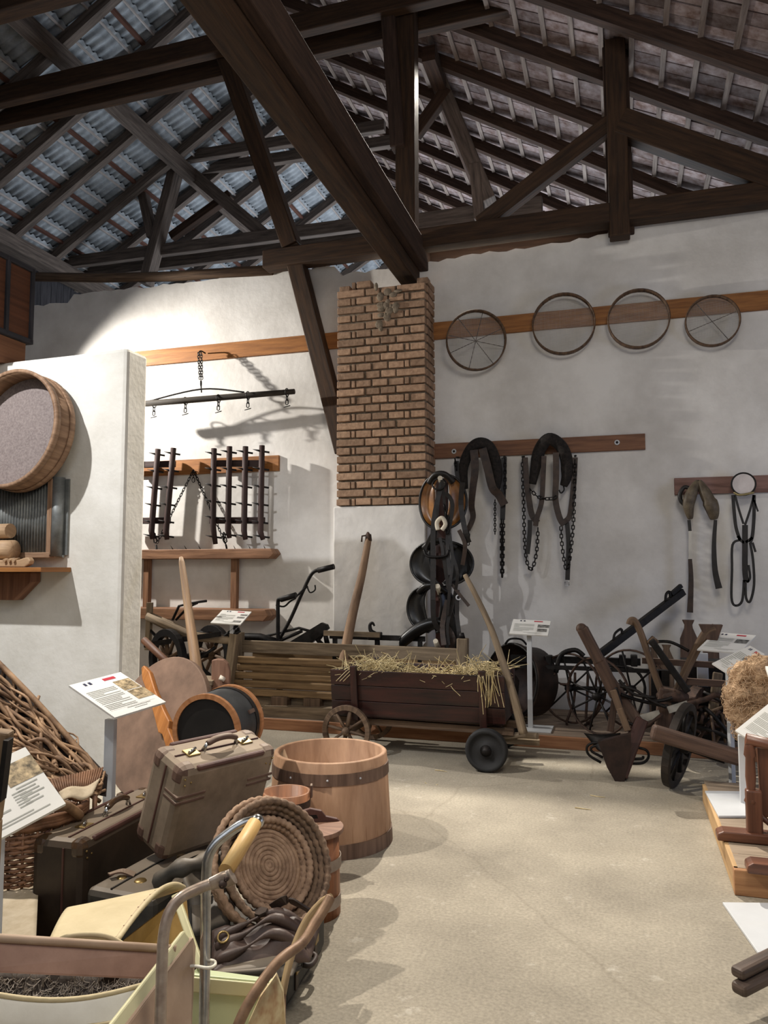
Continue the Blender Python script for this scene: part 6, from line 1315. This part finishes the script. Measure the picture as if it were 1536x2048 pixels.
# handle
t.part('handle_tube', MB().tube(spline([N(318, 2120, 1.50), N(321, 2030, 1.52), N(324, 1930, 1.55), N(328, 1865, 1.57), N(340, 1822, 1.59), N(362, 1795, 1.61), N(395, 1778, 1.63), N(420, 1768, 1.64)], 6), .0115, 12), M_tube)
t.part('handle_plate', MB().tube(spline([N(410, 1772, 1.64), N(435, 1763, 1.65), N(455, 1757, 1.66), N(466, 1752, 1.66)], 5), [.011]+[.012+.0065*min(1, i/6) for i in range(15)], 12, sx=.55, up=UPV), M_tube)
k = t.part('bolt', MB().lathe([(1e-3, .012), (.005, .011), (.008, .006), (.009, 0)], N(446, 1768, 1.64), -FW, 14), M_rust); 
t.part('bolt', MB().lathe([(1e-3, .009), (.004, .008), (.006, 0)], N(453, 1757, 1.645), -FW, 12), M_rust)
t.part('handle_tube', MB().tube(spline([N(407, 2120, 1.70), N(409, 2000, 1.73), N(411, 1860, 1.77), N(412, 1770, 1.79), N(416, 1718, 1.8), N(430, 1690, 1.81), N(455, 1668, 1.82), N(485, 1648, 1.83), N(512, 1641, 1.84)], 6), .0118, 12), M_chrome)
t.part('end_cap', MB().ball(N(514, 1643, 1.84), .017, .017, .017), M_chrome)
ga_, gb_ = N(452, 1742, 1.67), N(509, 1648, 1.83)
t.part('grip', MB().tube([ga_, lerp(ga_, gb_, .5), gb_], [.0175, .018, .0175], 16), M_grip)
t.part('wire_ring', MB().tube(spline([N(366, 1948, 1.72), N(370, 1936, 1.71), N(388, 1932, 1.70), N(416, 1936, 1.68), N(430, 1930, 1.72), N(428, 1922, 1.76), N(412, 1920, 1.78)], 6), .0035, 7), mat('white_ring_plastic', (222, 216, 200), rough=.4, bump=0))
t.part('clip', MB().prism([(-.006, -.03), (.006, -.03), (.006, .01), (.0, .014), (-.006, .01)], N(367, 1955, 1.715), RT, UPV, .004), M_tan)
# running gear below the picture
for x, y in ((-.34, -.22), (.3, -.22), (-.34, .34), (.3, .34)):
    c_ = V((gc.x+x, gc.y+y, .14)); wheel(t, c_, (1, 0, 0), .138, .012, .02, 8, M_iron, M_tube, sp=.004, depth=.02)
t.part('chassis', MB().tube([V((gc.x-.34, gc.y-.22, .14)), V((gc.x+.3, gc.y-.22, .14))], .008, 6).tube([V((gc.x-.34, gc.y+.34, .14)), V((gc.x+.3, gc.y+.34, .14))], .008, 6), M_tube)
q1, q2 = N(321, 2100, 1.5), N(408, 2100, 1.7); t.part('leg_tube', MB().tube([q1, V((gc.x+.28, gc.y-.22, .14))], .0115, 10).tube([q2, V((gc.x+.3, gc.y+.34, .14))], .0115, 10), M_tube)
# ================================================================== rusty tube frame with peeling panel
t = Thing('tube_frame', 'rusty bent tube frame with a peeling cream panel beside the pale green foot box', 'frame', V((N(540, 1980, 1.85).x, N(540, 1980, 1.85).y, 0)))
M_peel = mat('peeling_cream_paint', (172, 134, 96), (222, 210, 166), rough=.65, scale=16, detail=3, bump=.25)
M_rtube = mat('brown_rusty_tube', (96, 72, 54), (148, 118, 92), rough=.55, metal=.3, scale=14, bump=.1)
Fm = lambda px, py, tt=1.85: D(px, py, tt)
t.part('tube', MB().tube(spline([Fm(455, 2110, 1.7), Fm(485, 2030, 1.74), Fm(520, 1970, 1.78), Fm(560, 1920, 1.84), Fm(604, 1886, 1.92), Fm(628, 1850, 1.97), Fm(650, 1815, 2.01), Fm(661, 1794, 2.03)], 6), [.0125]*30+[.0135]*13, 12), M_rtube)
t.part('tube', MB().tube(spline([Fm(661, 1794, 2.03), Fm(642, 1806, 2.05), Fm(612, 1842, 2.04), Fm(590, 1890, 2.01), Fm(575, 1940, 1.97), Fm(565, 1990, 1.93)], 6), .0095, 10), wood('cream_brown_rail', (128, 104, 72), (176, 150, 112), rough=.6))
pl = [Fm(552, 1950, 1.87), Fm(566, 1985, 1.88), Fm(571, 2060, 1.86), Fm(560, 2140, 1.84), Fm(478, 2140, 1.74), Fm(497, 2046, 1.77), Fm(520, 1995, 1.8)]
mb = MB(); b = mb.add(*pl, *[q+FW*.012 for q in pl]); n7 = len(pl)
mb.face([b+i for i in range(n7)][::-1], [(i*.1, .3) for i in range(n7)]); mb.face([b+n7+i for i in range(n7)], [(i*.1, .3) for i in range(n7)])
for i in range(n7): j = (i+1) % n7; mb.face((b+i, b+j, b+n7+j, b+n7+i), [(0, 0)]*4)
t.part('panel', mb, M_peel)
e0 = Fm(458, 2105, 1.7); t.part('leg', MB().tube([e0, V((e0.x, e0.y, 0))], .0125, 10), M_rtube); e0 = Fm(565, 1988, 1.93); t.part('leg', MB().tube([e0, V((Fm(560, 2140, 1.84).x, Fm(560, 2140, 1.84).y, 0))], .0095, 8), M_rtube)
